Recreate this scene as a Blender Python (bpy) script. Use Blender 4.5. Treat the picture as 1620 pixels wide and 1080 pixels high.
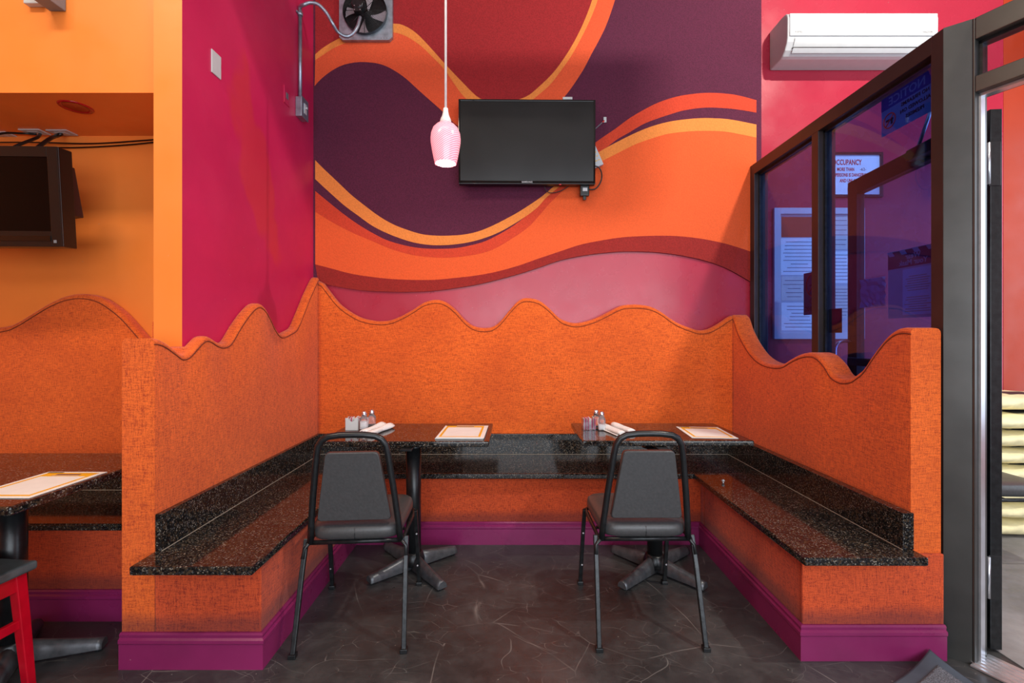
import bpy, bmesh, math, random
from mathutils import Vector, Matrix, noise
random.seed(7)
SC = bpy.context.scene
for o in list(bpy.data.objects): bpy.data.objects.remove(o)
COL = SC.collection
PI = math.pi

# ------------------------------------------------------------------ camera
H = 1.30; F = 740.0; VX, VY = 811.0, 532.0
cam = bpy.data.cameras.new('camera'); camo = bpy.data.objects.new('camera', cam); COL.objects.link(camo)
camo.location = (0, 0, H); camo.rotation_euler = (PI/2, 0, 0)
cam.sensor_width = 36; cam.lens = F/1620*36
cam.shift_x = (810-VX)/1620; cam.shift_y = (VY-540)/1620
cam.clip_start = 0.05
SC.camera = camo
SC.view_settings.view_transform = 'Standard'; SC.view_settings.look = 'None'
SC.view_settings.gamma = 1; SC.view_settings.exposure = 0.06
SC.view_settings.use_curve_mapping = False

def srgb(r, g, b):
    f = lambda c: (c/255/12.92) if c/255 <= .04045 else ((c/255+.055)/1.055)**2.4
    return (f(r), f(g), f(b), 1)

# ------------------------------------------------------------------ world and lights
w = bpy.data.worlds.new('world'); SC.world = w; w.use_nodes = True
bg = w.node_tree.nodes['Background']; bg.inputs[0].default_value = (.72, .82, 1, 1); bg.inputs[1].default_value = 1.0

def area(name, loc, target, sx, sy, power, color):
    l = bpy.data.lights.new(name, 'AREA'); l.shape = 'RECTANGLE'; l.size = sx; l.size_y = sy
    l.energy = power; l.color = color
    o = bpy.data.objects.new(name, l); COL.objects.link(o); o.location = loc
    o.rotation_euler = (Vector(target)-Vector(loc)).to_track_quat('-Z', 'Y').to_euler()
    return o
area('window_daylight', (1.5, -2.9, 1.45), (1.2, 3, 1.45), 5.6, 2.1, 165, (.86, .93, 1))
area('clerestory_daylight', (1.5, -2.9, 3.55), (.6, 3, 2.4), 5.6, .9, 60, (.9, .95, 1))
area('left_room_lamp', (-2.3, .3, 4.3), (-2.3, 2.0, 0), 1.2, .3, 50, (1, .84, .64))
area('side_daylight', (4.9, 1.6, 1.9), (1.5, 2.6, 1.0), 3.0, 2.6, 46, (.78, .87, 1))
area('ceiling_bounce_fill', (-.4, .6, 4.45), (-.4, 1.2, 0), 2.6, .35, 34, (1, .93, .84))  # added fill standing in for light bounced off the ceiling, no fixture
tl = area('track_lamp', (2.45, 1.06, 4.3), (-.4, 3.4, 2.2), .14, .05, 92, (1, .93, .82)); tl.rotation_euler = (.85, 0, 0)

# ------------------------------------------------------------------ pixel <-> place
def at(px, py, d): return Vector(((px-VX)/F*d, d, H+(VY-py)/F*d))
def onx(px, py, x):
    d = x*F/(px-VX); return Vector((x, d, H+(VY-py)/F*d))

# ------------------------------------------------------------------ materials
class NT:
    def __init__(s, name):
        s.m = bpy.data.materials.new(name); s.m.use_nodes = True
        s.n = s.m.node_tree.nodes; s.l = s.m.node_tree.links; s.b = s.n['Principled BSDF']
        s.out = s.n['Material Output']
    def node(s, t, **kw):
        x = s.n.new(t)
        for k, v in kw.items(): setattr(x, k, v)
        return x
    def link(s, a, b): s.l.new(a, b)
    def coord(s, scale=(1, 1, 1), rot=(0, 0, 0)):
        c = s.node('ShaderNodeTexCoord'); mp = s.node('ShaderNodeMapping')
        mp.inputs['Scale'].default_value = scale; mp.inputs['Rotation'].default_value = rot
        s.link(c.outputs['Object'], mp.inputs[0]); return mp.outputs[0]
    def noise(s, vec, scale, detail=4, rough=.5):
        n = s.node('ShaderNodeTexNoise'); n.inputs['Scale'].default_value = scale
        n.inputs['Detail'].default_value = detail; n.inputs['Roughness'].default_value = rough
        s.link(vec, n.inputs['Vector']); return n.outputs['Fac']
    def ramp(s, fac, stops):
        r = s.node('ShaderNodeValToRGB'); e = r.color_ramp.elements
        while len(e) < len(stops): e.new(.5)
        for i, (p, c) in enumerate(stops): e[i].position = p; e[i].color = c if len(c) == 4 else (*c, 1)
        s.link(fac, r.inputs[0]); return r.outputs[0]
    def mix(s, fac, a, b, mode='MIX'):
        m = s.node('ShaderNodeMix', data_type='RGBA', blend_type=mode)
        if isinstance(fac, float): m.inputs[0].default_value = fac
        else: s.link(fac, m.inputs[0])
        for i, v in ((6, a), (7, b)):
            if isinstance(v, tuple): m.inputs[i].default_value = v
            else: s.link(v, m.inputs[i])
        return m.outputs[2]
    def bump(s, h, strength=.2, dist=.01):
        b = s.node('ShaderNodeBump'); b.inputs['Strength'].default_value = strength
        b.inputs['Distance'].default_value = dist
        s.link(h, b.inputs['Height']); s.link(b.outputs[0], s.b.inputs['Normal'])
    def set(s, **kw):
        for k, v in kw.items():
            i = s.b.inputs[k.replace('_', ' ')]
            if hasattr(v, 'is_linked'): s.link(v, i)
            else: i.default_value = v
        return s.m

def plain(name, c, rough=.5, metal=0, var=.06, bump=0, scale=20, **kw):
    t = NT(name); v = t.coord(); n = t.noise(v, scale, 3)
    d = tuple(max(0, x*(1-var*2)) for x in c[:3])+(1,); u = tuple(min(1, x*(1+var)) for x in c[:3])+(1,)
    t.set(Base_Color=t.ramp(n, [(.3, d), (.7, u)]), Roughness=rough, Metallic=metal)
    if bump: t.bump(n, bump, .004)
    if kw: t.set(**kw)
    return t.m

def paint(name, c, rough=.3, var=.08, patch=None):
    t = NT(name); v = t.coord()
    n1 = t.noise(v, 1.7, 5, .6); n2 = t.noise(v, 60, 2)
    d = tuple(x*(1-var) for x in c[:3])+(1,); u = tuple(min(1, x*(1+var)) for x in c[:3])+(1,)
    col = t.ramp(n1, [(.35, d), (.65, u)])
    if patch:
        n3 = t.noise(t.coord((1, 1, .7)), 1.5, 3, .5)
        m = t.ramp(n3, [(.57, (0, 0, 0)), (.60, (1, 1, 1))])
        mm = t.node('ShaderNodeMath', operation='MULTIPLY'); t.link(m, mm.inputs[0]); mm.inputs[1].default_value = .7
        col = t.mix(mm.outputs[0], col, patch)
    # little chips and scuffs
    vo = t.node('ShaderNodeTexVoronoi'); vo.inputs['Scale'].default_value = 9; t.link(t.coord(), vo.inputs['Vector'])
    ch = t.ramp(vo.outputs['Distance'], [(.018, (1, 1, 1)), (.03, (0, 0, 0))])
    mm = t.node('ShaderNodeMath', operation='MULTIPLY'); t.link(ch, mm.inputs[0]); mm.inputs[1].default_value = .35
    col = t.mix(mm.outputs[0], col, (.6, .5, .5, 1))
    t.set(Base_Color=col, Roughness=t.ramp(t.noise(v, 5, 4), [(.3, (rough*.8,)*3), (.7, (rough*1.3,)*3)]))
    t.bump(n2, .06, .003)
    return t.m

def fabric(name, c, dark, thread=260, light=None, amount=1.0):
    t = NT(name)
    a = t.noise(t.coord((1, 1, .12)), thread, 2, .6)
    b = t.noise(t.coord((.12, .12, 1)), thread, 2, .6)
    c3 = t.noise(t.coord(), 240, 2, .6)
    s = t.node('ShaderNodeMath', operation='ADD'); t.link(a, s.inputs[0]); t.link(b, s.inputs[1])
    s2 = t.node('ShaderNodeMath', operation='ADD'); t.link(s.outputs[0], s2.inputs[0]); t.link(c3, s2.inputs[1])
    s3 = t.node('ShaderNodeMath', operation='MULTIPLY'); t.link(s2.outputs[0], s3.inputs[0]); s3.inputs[1].default_value = .333
    lt = light or tuple(min(1, x*1.25) for x in c[:3])+(1,)
    col = t.ramp(s3.outputs[0], [(.37, dark), (.50, c), (.60, lt)])
    g = t.noise(t.coord(), 2.2, 5, .6)
    col = t.mix(t.ramp(g, [(.42, (0, 0, 0)), (.75, (.35*amount,)*3)]), col, dark)
    # grime at the foot of the cloth
    cc = t.node('ShaderNodeTexCoord'); sp = t.node('ShaderNodeSeparateXYZ'); t.link(cc.outputs['Object'], sp.inputs[0])
    mr = t.node('ShaderNodeMapRange'); mr.inputs[1].default_value = .14; mr.inputs[2].default_value = .19
    mr.inputs[3].default_value = .55; mr.inputs[4].default_value = 0
    ad = t.node('ShaderNodeMath', operation='MULTIPLY_ADD'); t.link(g, ad.inputs[0]); ad.inputs[1].default_value = -.06
    t.link(sp.outputs['Z'], ad.inputs[2]); t.link(ad.outputs[0], mr.inputs[0])
    col = t.mix(mr.outputs[0], col, srgb(80, 45, 50))
    t.set(Base_Color=col, Roughness=.95, Specular_IOR_Level=.15, Sheen_Weight=.15, Sheen_Roughness=.5)
    t.bump(s3.outputs[0], .4, .004)
    return t.m

def granite(name):
    t = NT(name); v = t.coord()
    vo = t.node('ShaderNodeTexVoronoi'); vo.inputs['Scale'].default_value = 230; t.link(v, vo.inputs['Vector'])
    vo2 = t.node('ShaderNodeTexVoronoi'); vo2.inputs['Scale'].default_value = 130; t.link(v, vo2.inputs['Vector'])
    hs = t.node('ShaderNodeSeparateColor'); t.link(vo.outputs['Color'], hs.inputs[0])
    h2 = t.node('ShaderNodeSeparateColor'); t.link(vo2.outputs['Color'], h2.inputs[0])
    base = t.ramp(hs.outputs[0], [(.0, srgb(12, 13, 14)), (.55, srgb(28, 27, 27)), (.74, srgb(54, 46, 38)), (.86, srgb(48, 54, 62)), (.96, srgb(128, 120, 108))])
    c2 = t.ramp(h2.outputs[1], [(.80, (0, 0, 0)), (.86, (1, 1, 1))])
    col = t.mix(c2, base, srgb(66, 54, 42))
    n = t.noise(v, 30, 4, .7)
    col = t.mix(t.ramp(n, [(.45, (0, 0, 0)), (.7, (.5,)*3)]), col, srgb(14, 15, 17))
    return t.set(Base_Color=col, Roughness=.08, Specular_IOR_Level=.45)

def floor_mat(name, base, lightc, rough, scr=.5):
    t = NT(name); v = t.coord()
    n1 = t.noise(v, 1.6, 6, .65); n2 = t.noise(v, 14, 6, .7)
    col = t.ramp(n1, [(.3, tuple(x*.55 for x in base[:3])+(1,)), (.52, base), (.75, lightc)])
    col = t.mix(t.ramp(n2, [(.45, (0, 0, 0)), (.75, (.35,)*3)]), col, lightc)
    # thin curved scratches
    for k, (sc, dist, wd) in enumerate(((2.1, .16, .0022), (3.9, .22, .0022), (7.5, .2, .003))):
        wv = t.node('ShaderNodeTexVoronoi', feature='DISTANCE_TO_EDGE'); wv.inputs['Scale'].default_value = sc
        mp = t.coord((1, 1+.5*k, 1), (0, 0, .7+k*1.1))
        nz = t.node('ShaderNodeTexNoise'); nz.inputs['Scale'].default_value = 1.5+k; t.link(mp, nz.inputs['Vector'])
        ad = t.node('ShaderNodeMix', data_type='RGBA', blend_type='ADD'); ad.inputs[0].default_value = dist
        t.link(mp, ad.inputs[6]); t.link(nz.outputs['Color'], ad.inputs[7]); t.link(ad.outputs[2], wv.inputs['Vector'])
        line = t.ramp(wv.outputs['Distance'], [(0, (1, 1, 1)), (wd*2.4, (0, 0, 0))])
        msk = t.ramp(t.noise(mp, 3.1+k, 3), [(.48, (0, 0, 0)), (.60, (1, 1, 1))])
        mm = t.mix(1.0, line, msk, 'MULTIPLY')
        m2 = t.mix(1.0, mm, (scr, scr, scr, 1), 'MULTIPLY')
        col = t.mix(m2, col, srgb(165, 160, 155))
    vo = t.node('ShaderNodeTexVoronoi'); vo.inputs['Scale'].default_value = 16; t.link(v, vo.inputs['Vector'])
    sp = t.ramp(vo.outputs['Distance'], [(.03, (scr, scr, scr)), (.05, (0, 0, 0))])
    col = t.mix(sp, col, srgb(170, 165, 155))
    t.set(Base_Color=col, Roughness=t.ramp(n2, [(.3, (rough*.75,)*3), (.7, (rough*1.45,)*3)]), Specular_IOR_Level=.6)
    t.bump(n2, .06, .004)
    return t.m

def glass_tint(name, tint, gl=.09, rough=.0):
    t = NT(name); tr = t.node('ShaderNodeBsdfTransparent'); tr.inputs[0].default_value = tint
    g = t.node('ShaderNodeBsdfGlossy'); g.inputs['Roughness'].default_value = rough
    fr = t.node('ShaderNodeFresnel'); ge = t.node('ShaderNodeNewGeometry'); mr = t.node('ShaderNodeMapRange'); t.link(ge.outputs['Backfacing'], mr.inputs[0]); mr.inputs[3].default_value = 1.5; mr.inputs[4].default_value = 1/1.5; t.link(mr.outputs[0], fr.inputs[0])
    mx = t.node('ShaderNodeMixShader'); t.link(fr.outputs[0], mx.inputs[0]); t.link(tr.outputs[0], mx.inputs[1]); t.link(g.outputs[0], mx.inputs[2])
    t.link(mx.outputs[0], t.out.inputs[0]); return t.m

def emis(name, c, s, base=None):
    t = NT(name); t.set(Base_Color=base or c, Emission_Color=c, Emission_Strength=s, Roughness=.4); return t.m

M = dict(
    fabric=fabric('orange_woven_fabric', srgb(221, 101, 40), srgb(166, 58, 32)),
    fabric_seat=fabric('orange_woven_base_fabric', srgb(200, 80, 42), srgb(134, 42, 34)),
    granite=granite('dark_speckled_granite'),
    grout=plain('pale_caulk', srgb(165, 155, 140), .7),
    floor=floor_mat('stained_concrete', srgb(54, 54, 55), srgb(84, 83, 83), .33, .42),
    floor2=floor_mat('grey_concrete', srgb(128, 125, 124), srgb(165, 162, 160), .5, .3),
    magenta=paint('magenta_paint', srgb(200, 34, 84), .42, .07, srgb(205, 50, 62)),
    crimson=paint('crimson_paint', srgb(172, 42, 64), .26, .06),
    orange=paint('orange_paint', srgb(246, 138, 58), .42, .04),
    dorange=paint('deep_orange_paint', srgb(166, 52, 18), .5, .05),
    white=paint('white_paint', srgb(225, 222, 216), .6, .02),
    ceil=paint('ceiling_paint', srgb(190, 175, 165), .8, .03),
    purple=None,
    blk=plain('black_enamel', srgb(26, 28, 30), .32, 0, .2, .1, 60),
    blk_metal=plain('worn_black_metal', srgb(38, 40, 42), .3, .35, .25, .15, 40),
    vinyl=plain('black_vinyl', srgb(68, 68, 69), .36, 0, .08, .12, 90),
    plastic=plain('black_plastic', srgb(12, 13, 14), .34),
    screen2=plain('dark_screen_glass', srgb(4, 4, 5), .12, Specular_IOR_Level=.15),
    footm=plain('grey_cast_metal', srgb(92, 94, 98), .36, .5, .15, .1, 40),
    gloss=plain('glossy_black_plastic', srgb(8, 9, 10), .06),
    screen=plain('screen_glass', srgb(26, 27, 27), .22, 0, .25, 0, 4),
    whitep=plain('white_plastic', srgb(196, 199, 200), .35, 0, .02),
    offw=plain('off_white_plastic', srgb(186, 189, 192), .45, 0, .02),
    grey=plain('grey_plastic', srgb(120, 122, 126), .5),
    galv=plain('galvanised_steel', srgb(165, 178, 192), .38, .75, .15, .1, 25),
    chrome=plain('chrome', srgb(215, 215, 220), .15, .9),
    alum=plain('bronze_grey_aluminium', srgb(90, 90, 88), .34, .75, .08, .03, 6),
    alum_b=plain('brown_anodised_aluminium', srgb(64, 56, 55), .40, .45, .08, .03, 6),
    steel=plain('bright_aluminium', srgb(210, 212, 218), .3, .8),
    brownsign=plain('plum_sign', srgb(92, 70, 92), .5),
    paper=plain('white_paper', srgb(236, 236, 232), .6, 0, .02),
    paper2=plain('cream_paper', srgb(210, 205, 195), .65, 0, .03),
    yellow=plain('yellow_print', srgb(240, 178, 32), .5, 0, .03),
    ink=plain('black_ink', srgb(26, 22, 26), .6),
    redink=plain('red_ink', srgb(205, 36, 36), .6),
    blueink=plain('blue_ink', srgb(30, 80, 150), .6),
    greyink=plain('grey_ink', srgb(110, 110, 118), .6),
    cloth=plain('white_napkin', srgb(238, 238, 235), .85, 0, .03, .5, 60),
    pink=plain('pink_packet', srgb(226, 120, 150), .6),
    bag=plain('cream_sack', srgb(238, 226, 176), .55, 0, .08, .6, 14),
    bagdark=plain('dark_sack_print', srgb(40, 40, 48), .5),
    red=plain('red_lacquered_wood', srgb(190, 10, 34), .18, 0, .12, .05, 12),
    greyseat=plain('worn_grey_seat', srgb(78, 86, 88), .28, 0, .25, .1, 18),
    mat=plain('grey_carpet_mat', srgb(112, 114, 120), .95, 0, .35, 1.0, 260),
    rubber=plain('black_rubber', srgb(70, 78, 88), .6),
    redtrim=plain('red_painted_trim', srgb(176, 18, 30), .16),
    cord=plain('white_cord', srgb(236, 230, 226), .5),
    salt=plain('salt', srgb(244, 244, 244), .8, 0, .02),
    pepper=plain('pepper', srgb(96, 84, 76), .9, 0, .3, 0, 300),
    greypart=plain('tan_paper', srgb(170, 90, 60), .6),
    brass=plain('brass_pin', srgb(190, 150, 70), .3, .8),
    seam=plain('dark_seam_thread', srgb(120, 48, 24), .9),
    dpurple=plain('purple_carpet', srgb(88, 28, 56), .95, 0, .14, .5, 120),
    dred=plain('dark_red_carpet', srgb(156, 32, 36), .95, 0, .12, .5, 120),
    brick=plain('brick_red_carpet', srgb(150, 36, 30), .95, 0, .12, .5, 120),
    tan=plain('tan_orange_carpet', srgb(232, 136, 62), .95, 0, .06, .5, 120),
    salmon=plain('salmon_orange_carpet', srgb(226, 88, 48), .95, 0, .06, .5, 120),
    corange=plain('orange_carpet', srgb(228, 92, 42), .95, 0, .05, .5, 120),
    redor=plain('red_orange_carpet', srgb(206, 66, 38), .95, 0, .08, .5, 120),
)
M['purple'] = paint('plum_gloss_paint', srgb(132, 36, 88), .3, .16)
M['pane'] = glass_tint('blue_tinted_glass', (.38, .54, .92, 1))
M['clearp'] = glass_tint('clear_plastic', (.92, .90, .95, 1))
M['transom'] = glass_tint('clear_glass', (.84, .82, .9, 1))
t = NT('shaker_glass'); t.set(Base_Color=(.93, .95, 1, 1), Roughness=.04, Transmission_Weight=.9, IOR=1.3); M['glass'] = t.m
M['bulb'] = emis('lit_bulb', (1, .93, .82, 1), 14)
t = NT('pink_swirled_glass'); v = t.coord()
wv = t.node('ShaderNodeTexWave'); wv.inputs['Scale'].default_value = 38; wv.inputs['Distortion'].default_value = 1.0
mp = t.coord((1, 1, 1), (0, .55, .2)); t.link(mp, wv.inputs['Vector'])
wv.bands_direction = 'Z'
col = t.ramp(wv.outputs['Fac'], [(.3, srgb(245, 128, 146)), (.9, srgb(252, 184, 194))])
t.set(Base_Color=col, Roughness=.2, Emission_Color=col, Emission_Strength=.62, Transmission_Weight=.0, Subsurface_Weight=0.0)
M['shade'] = t.m

# ------------------------------------------------------------------ mesh helpers
class MB:
    def __init__(s): s.bm = bmesh.new(); s.mi = 0
    def _tag(s, geom):
        for g in geom:
            if isinstance(g, bmesh.types.BMFace): g.material_index = s.mi
    def box(s, a, b, bev=0, seg=2, M4=None):
        a = Vector(a); b = Vector(b)
        r = bmesh.ops.create_cube(s.bm, size=1); vs = r['verts']
        c = (a+b)/2; d = b-a
        for v in vs: v.co = Vector((c.x+v.co.x*d.x, c.y+v.co.y*d.y, c.z+v.co.z*d.z))
        fs = list({f for v in vs for f in v.link_faces})
        for f in fs: f.material_index = s.mi
        if bev:
            es = list({e for v in vs for e in v.link_edges})
            r = bmesh.ops.bevel(s.bm, geom=es, offset=bev, segments=seg, affect='EDGES', profile=.6)
            s._tag(r['faces']); vs = list({v for f in r['faces'] for v in f.verts} | {v for v in vs if v.is_valid})
        if M4 is not None:
            for v in vs:
                if v.is_valid: v.co = M4 @ v.co
        return s
    def tube(s, pts, r, n=10, cap=True, square=False, closed=False):
        pts = [Vector(p) for p in pts]; rr = r if isinstance(r, (list, tuple)) else [r]*len(pts)
        rings = []; up = None
        N = len(pts)
        for i, p in enumerate(pts):
            if closed: tan = (pts[(i+1) % N]-pts[i-1]).normalized()
            else: tan = (pts[min(i+1, N-1)]-pts[max(i-1, 0)]).normalized()
            if up is None:
                up = Vector((0, 0, 1)) if abs(tan.z) < .9 else Vector((0, 1, 0))
            x = tan.cross(up).normalized(); y = x.cross(tan).normalized(); up = y
            ring = []
            for k in range(4 if square else n):
                if square:
                    an = PI/4+k*PI/2; q = rr[i]*1.3
                else: an = 2*PI*k/n; q = rr[i]
                ring.append(s.bm.verts.new(p+x*math.cos(an)*q+y*math.sin(an)*q))
            rings.append(ring)
        m = len(rings[0])
        for i in range(N if closed else N-1):
            A, B = rings[i], rings[(i+1) % N]
            for k in range(m):
                f = s.bm.faces.new((A[k], A[(k+1) % m], B[(k+1) % m], B[k])); f.material_index = s.mi; f.smooth = not square
        if cap and not closed:
            for ring, rev in ((rings[0], True), (rings[-1], False)):
                f = s.bm.faces.new(ring[::-1] if rev else ring); f.material_index = s.mi
        return s
    def lathe(s, prof, loc=(0, 0, 0), n=32, M4=None, capb=True, capt=True):
        rings = []
        for r, z in prof:
            ring = []
            for k in range(n):
                p = Vector((r*math.cos(2*PI*k/n), r*math.sin(2*PI*k/n), z))
                if M4 is not None: p = M4 @ p
                ring.append(s.bm.verts.new(p+Vector(loc)))
            rings.append(ring)
        for A, B in zip(rings, rings[1:]):
            for k in range(n):
                f = s.bm.faces.new((A[k], A[(k+1) % n], B[(k+1) % n], B[k])); f.material_index = s.mi; f.smooth = True
        if capb: f = s.bm.faces.new(rings[0][::-1]); f.material_index = s.mi
        if capt: f = s.bm.faces.new(rings[-1]); f.material_index = s.mi
        return s
    def grid(s, rows, smooth=True, closed=False):
        vs = [[s.bm.verts.new(Vector(p)) for p in row] for row in rows]
        for A, B in zip(vs, vs[1:]):
            m = len(A)
            for k in range(m if closed else m-1):
                f = s.bm.faces.new((A[k], A[(k+1) % m], B[(k+1) % m], B[k])); f.material_index = s.mi; f.smooth = smooth
        return vs
    def poly(s, pts, thick=None):
        vs = [s.bm.verts.new(Vector(p)) for p in pts]
        f = s.bm.faces.new(vs); f.material_index = s.mi
        if thick is not None:
            r = bmesh.ops.extrude_face_region(s.bm, geom=[f]); s._tag(r['geom'])
            nv = [g for g in r['geom'] if isinstance(g, bmesh.types.BMVert)]
            for v in nv: v.co += Vector(thick)
            for v in nv:
                for ff in v.link_faces: ff.material_index = s.mi
        return s
    def build(s, name, mats, parent=None, bevel=0, sub=0):
        bmesh.ops.recalc_face_normals(s.bm, faces=s.bm.faces[:])
        me = bpy.data.meshes.new(name); s.bm.to_mesh(me); s.bm.free()
        for m in (mats if isinstance(mats, (list, tuple)) else [mats]): me.materials.append(m)
        o = bpy.data.objects.new(name, me); COL.objects.link(o)
        if parent is not None: o.parent = parent
        if bevel:
            b = o.modifiers.new('bevel', 'BEVEL'); b.width = bevel; b.segments = 2; b.limit_method = 'ANGLE'; b.angle_limit = .6
        if sub:
            b = o.modifiers.new('sub', 'SUBSURF'); b.levels = sub; b.render_levels = sub
        return o

def tag(o, label=None, cat=None, group=None, kind=None):
    if label: o['label'] = label
    if cat: o['category'] = cat
    if group: o['group'] = group
    if kind: o['kind'] = kind
    return o
def struct(o, label=None): return tag(o, label, None, None, 'structure')
def empty(name, loc=(0, 0, 0), rz=0):
    o = bpy.data.objects.new(name, None); COL.objects.link(o); o.location = loc; o.rotation_euler = (0, 0, rz)
    o.empty_display_size = .05; return o
def copy_tree(o, parent=None):
    c = o.copy(); COL.objects.link(c)
    if parent is not None: c.parent = parent
    for ch in list(o.children): copy_tree(ch, c)
    return c
def text_mesh(body, size, mat, name, parent, M4, bold=0, align='LEFT'):
    cu = bpy.data.curves.new('t', 'FONT'); cu.body = body; cu.size = size; cu.align_x = align; cu.offset = bold
    cu.resolution_u = 2
    cu.extrude = .0004
    ob = bpy.data.objects.new('t', cu); COL.objects.link(ob)
    dg = bpy.context.evaluated_depsgraph_get(); dg.update()
    me = bpy.data.meshes.new_from_object(ob.evaluated_get(dg)); bpy.data.objects.remove(ob)
    me.transform(M4); me.materials.clear(); me.materials.append(mat)
    o = bpy.data.objects.new(name, me); COL.objects.link(o)
    if parent is not None: o.parent = parent
    return o
def catmull(pts, n=6):
    P = [Vector(p) for p in pts]; P = [2*P[0]-P[1]]+P+[2*P[-1]-P[-2]]; out = []
    for i in range(1, len(P)-2):
        for k in range(n):
            t = k/n; a, b, c, d = P[i-1], P[i], P[i+1], P[i+2]
            out.append(.5*((2*b)+(c-a)*t+(2*a-5*b+4*c-d)*t*t+(3*b-a-3*c+d)*t**3))
    out.append(P[-2]); return out

# ================================================================== THE SETTING
DW = 3.47           # back wall
XL = -1.472         # magenta side wall, face to the booth
CZ = 4.6
struct(MB().box((-5, -3.1, -.08), (5.2, 3.7, 0)).build('floor', M['floor']))
struct(MB().box((-5.1, -3.1, CZ), (5.2, 3.7, CZ+.1)).build('ceiling', M['ceil']))
b = MB(); b.box((XL-.12, DW, 0), (3.64, DW+.12, CZ)); struct(b.build('wall_back', M['crimson']))
struct(MB().box((3.64, DW-.002, 0), (5.1, DW+.12, CZ)).build('wall_back_right', M['dorange']))
# side wall: magenta to the booth, orange on its end and on its other side
b = MB(); b.box((-1.599, 2.083, 0), (XL, DW, CZ))
for f in b.bm.faces:
    f.material_index = 0 if f.normal.x > .5 else 1
bmesh.ops.recalc_face_normals(b.bm, faces=b.bm.faces[:])
for f in b.bm.faces: f.material_index = 0 if f.normal.x > .5 else 1
struct(b.build('wall_left', [M['magenta'], M['orange']]))
struct(MB().box((-5, 2.68, 0), (-1.599, 2.80, 2.448)).build('wall_left_back', M['orange']))
struct(MB().box((-5, 2.205, 2.448), (-1.599, 2.80, CZ)).build('trim_1', M['orange']), 'orange soffit over the left booth')
struct(MB().box((-5.1, -3.1, 0), (-5, 2.8, CZ)).build('wall_far_left', M['orange']))
b = MB(); b.box((5.1, 3.2, 0), (5.2, 3.6, CZ)); b.box((5.1, -3.1, 0), (5.2, -.2, CZ)); b.box((5.1, -.2, 0), (5.2, 3.2, .5)); b.box((5.1, -.2, 3.3), (5.2, 3.2, CZ))
struct(b.build('wall_right', M['dorange']))
b = MB(); b.box((-5.1, -3.2, 0), (5.2, -3.1, .35)); b.box((-5.1, -3.2, 2.55), (5.2, -3.1, 3.05)); b.box((-5.1, -3.2, 4.05), (5.2, -3.1, CZ))
b.box((-5.1, -3.2, .35), (-1.4, -3.1, 4.05)); b.box((4.4, -3.2, .35), (5.2, -3.1, 4.05))
struct(b.build('wall_front', M['white']))
b = MB()
for x in (-1.4, .5, 2.4, 4.34): b.box((x, -3.18, .35), (x+.06, -3.08, 2.55))
for x in (-1.4, .5, 2.4, 4.34): b.box((x, -3.18, 3.05), (x+.06, -3.08, 4.05))
b.box((-1.4, -3.18, .35), (4.4, -3.08, .41)); b.box((-1.4, -3.18, 2.49), (4.4, -3.08, 2.55))
struct(b.build('window_1', M['alum_b']))
struct(MB().box((-2.0, 1.64, 3.78), (2.075, 1.70, 4.05)).build('shadow_beam', M['blk']), 'added beam out of view that casts the shadow band')  # out of view, added to throw a shadow band on mural and side wall
struct(MB().box((2.0, .9, .0), (5.0, 3.47, .004)).build('floor_right', M['floor2']))

# ------------------------------------------------------------------ carpet mural on the back wall
def px_curve(pts, n=4): return catmull([Vector((x, y, 0)) for x, y in pts], n)
def resample(c, n):
    L = [0]
    for a, b in zip(c, c[1:]): L.append(L[-1]+(b-a).length)
    out = []; j = 0
    for i in range(n):
        t = L[-1]*i/(n-1)
        while j < len(L)-2 and L[j+1] < t: j += 1
        u = (t-L[j])/max(1e-9, L[j+1]-L[j]); out.append(c[j].lerp(c[j+1], min(1, max(0, u))))
    return out
low = [(493,444),(505,448),(521,451),(545.6,455.6),(579,460),(623,461.8),(656.7,461.8),(690,460),(723,455.6),(756.7,450),(790,442),(823,433),(850,424.4),(883,413),(916.7,405.6),(950,401),(983,398.4),(1016.7,398.4),(1050,400.7),(1083,405.6),(1116.7,413.3),(1150,425.6),(1181,443),(1203,456)]
dr_top = [(500,418.4),(523,424.4),(556.7,433.3),(590,438.4),(623,441.8),(656.7,443),(690,442.7),(723,439.6),(756.7,435.6),(790,429),(823,419.6),(850,410),(883,399),(916.7,387.8),(950,381),(983,376),(1016.7,374),(1050,373.3),(1083,375),(1116.7,379.6),(1150,387),(1181,396.7),(1195,402)]
or_top = [(500,335.6),(523,350),(556.7,367.8),(590,382),(623,395.6),(656.7,404.4),(690,407.8),(712,407.8),(745.6,404.4),(779,395.6),(812,376.7),(834.4,361),(850,345),(868,324),(885.6,306.7),(899,293),(920,276),(941,262),(952,255.6),(967.8,247.8),(983,240),(1005.6,229),(1028,221),(1050,214.4),(1072,210.7),(1105.6,208.4),(1139,209),(1161,212),(1195,219)]
tanr_top = [(900,275),(920,257),(941,245),(961,233.5),(983,222),(1005.6,211),(1028,202),(1050,195.6),(1072,191.6),(1105.6,188.4),(1139,189),(1161,191.6),(1195,198.4)]
tanr_bot = [(899,293),(920,276),(941,262),(952,255.6),(967.8,247.8),(983,240),(1005.6,229),(1028,221),(1050,214.4),(1072,210.7),(1105.6,208.4),(1139,209),(1161,212),(1195,219)]
ror_bot = [(905,275),(935,252),(959,234.4),(976,221.5),(994.4,211),(1016.7,197.8),(1039,189),(1061,181.8),(1083,175.6),(1116.7,171.6),(1150,173),(1172,175.6),(1195,179.6)]
ror_top = [(890,270),(920,243),(947.8,222),(972,205.6),(994.4,189),(1016.7,175.6),(1039,164.4),(1061,156.7),(1083,151.8),(1116.7,148.4),(1150,150),(1172,153.8),(1195,160)]
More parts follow.
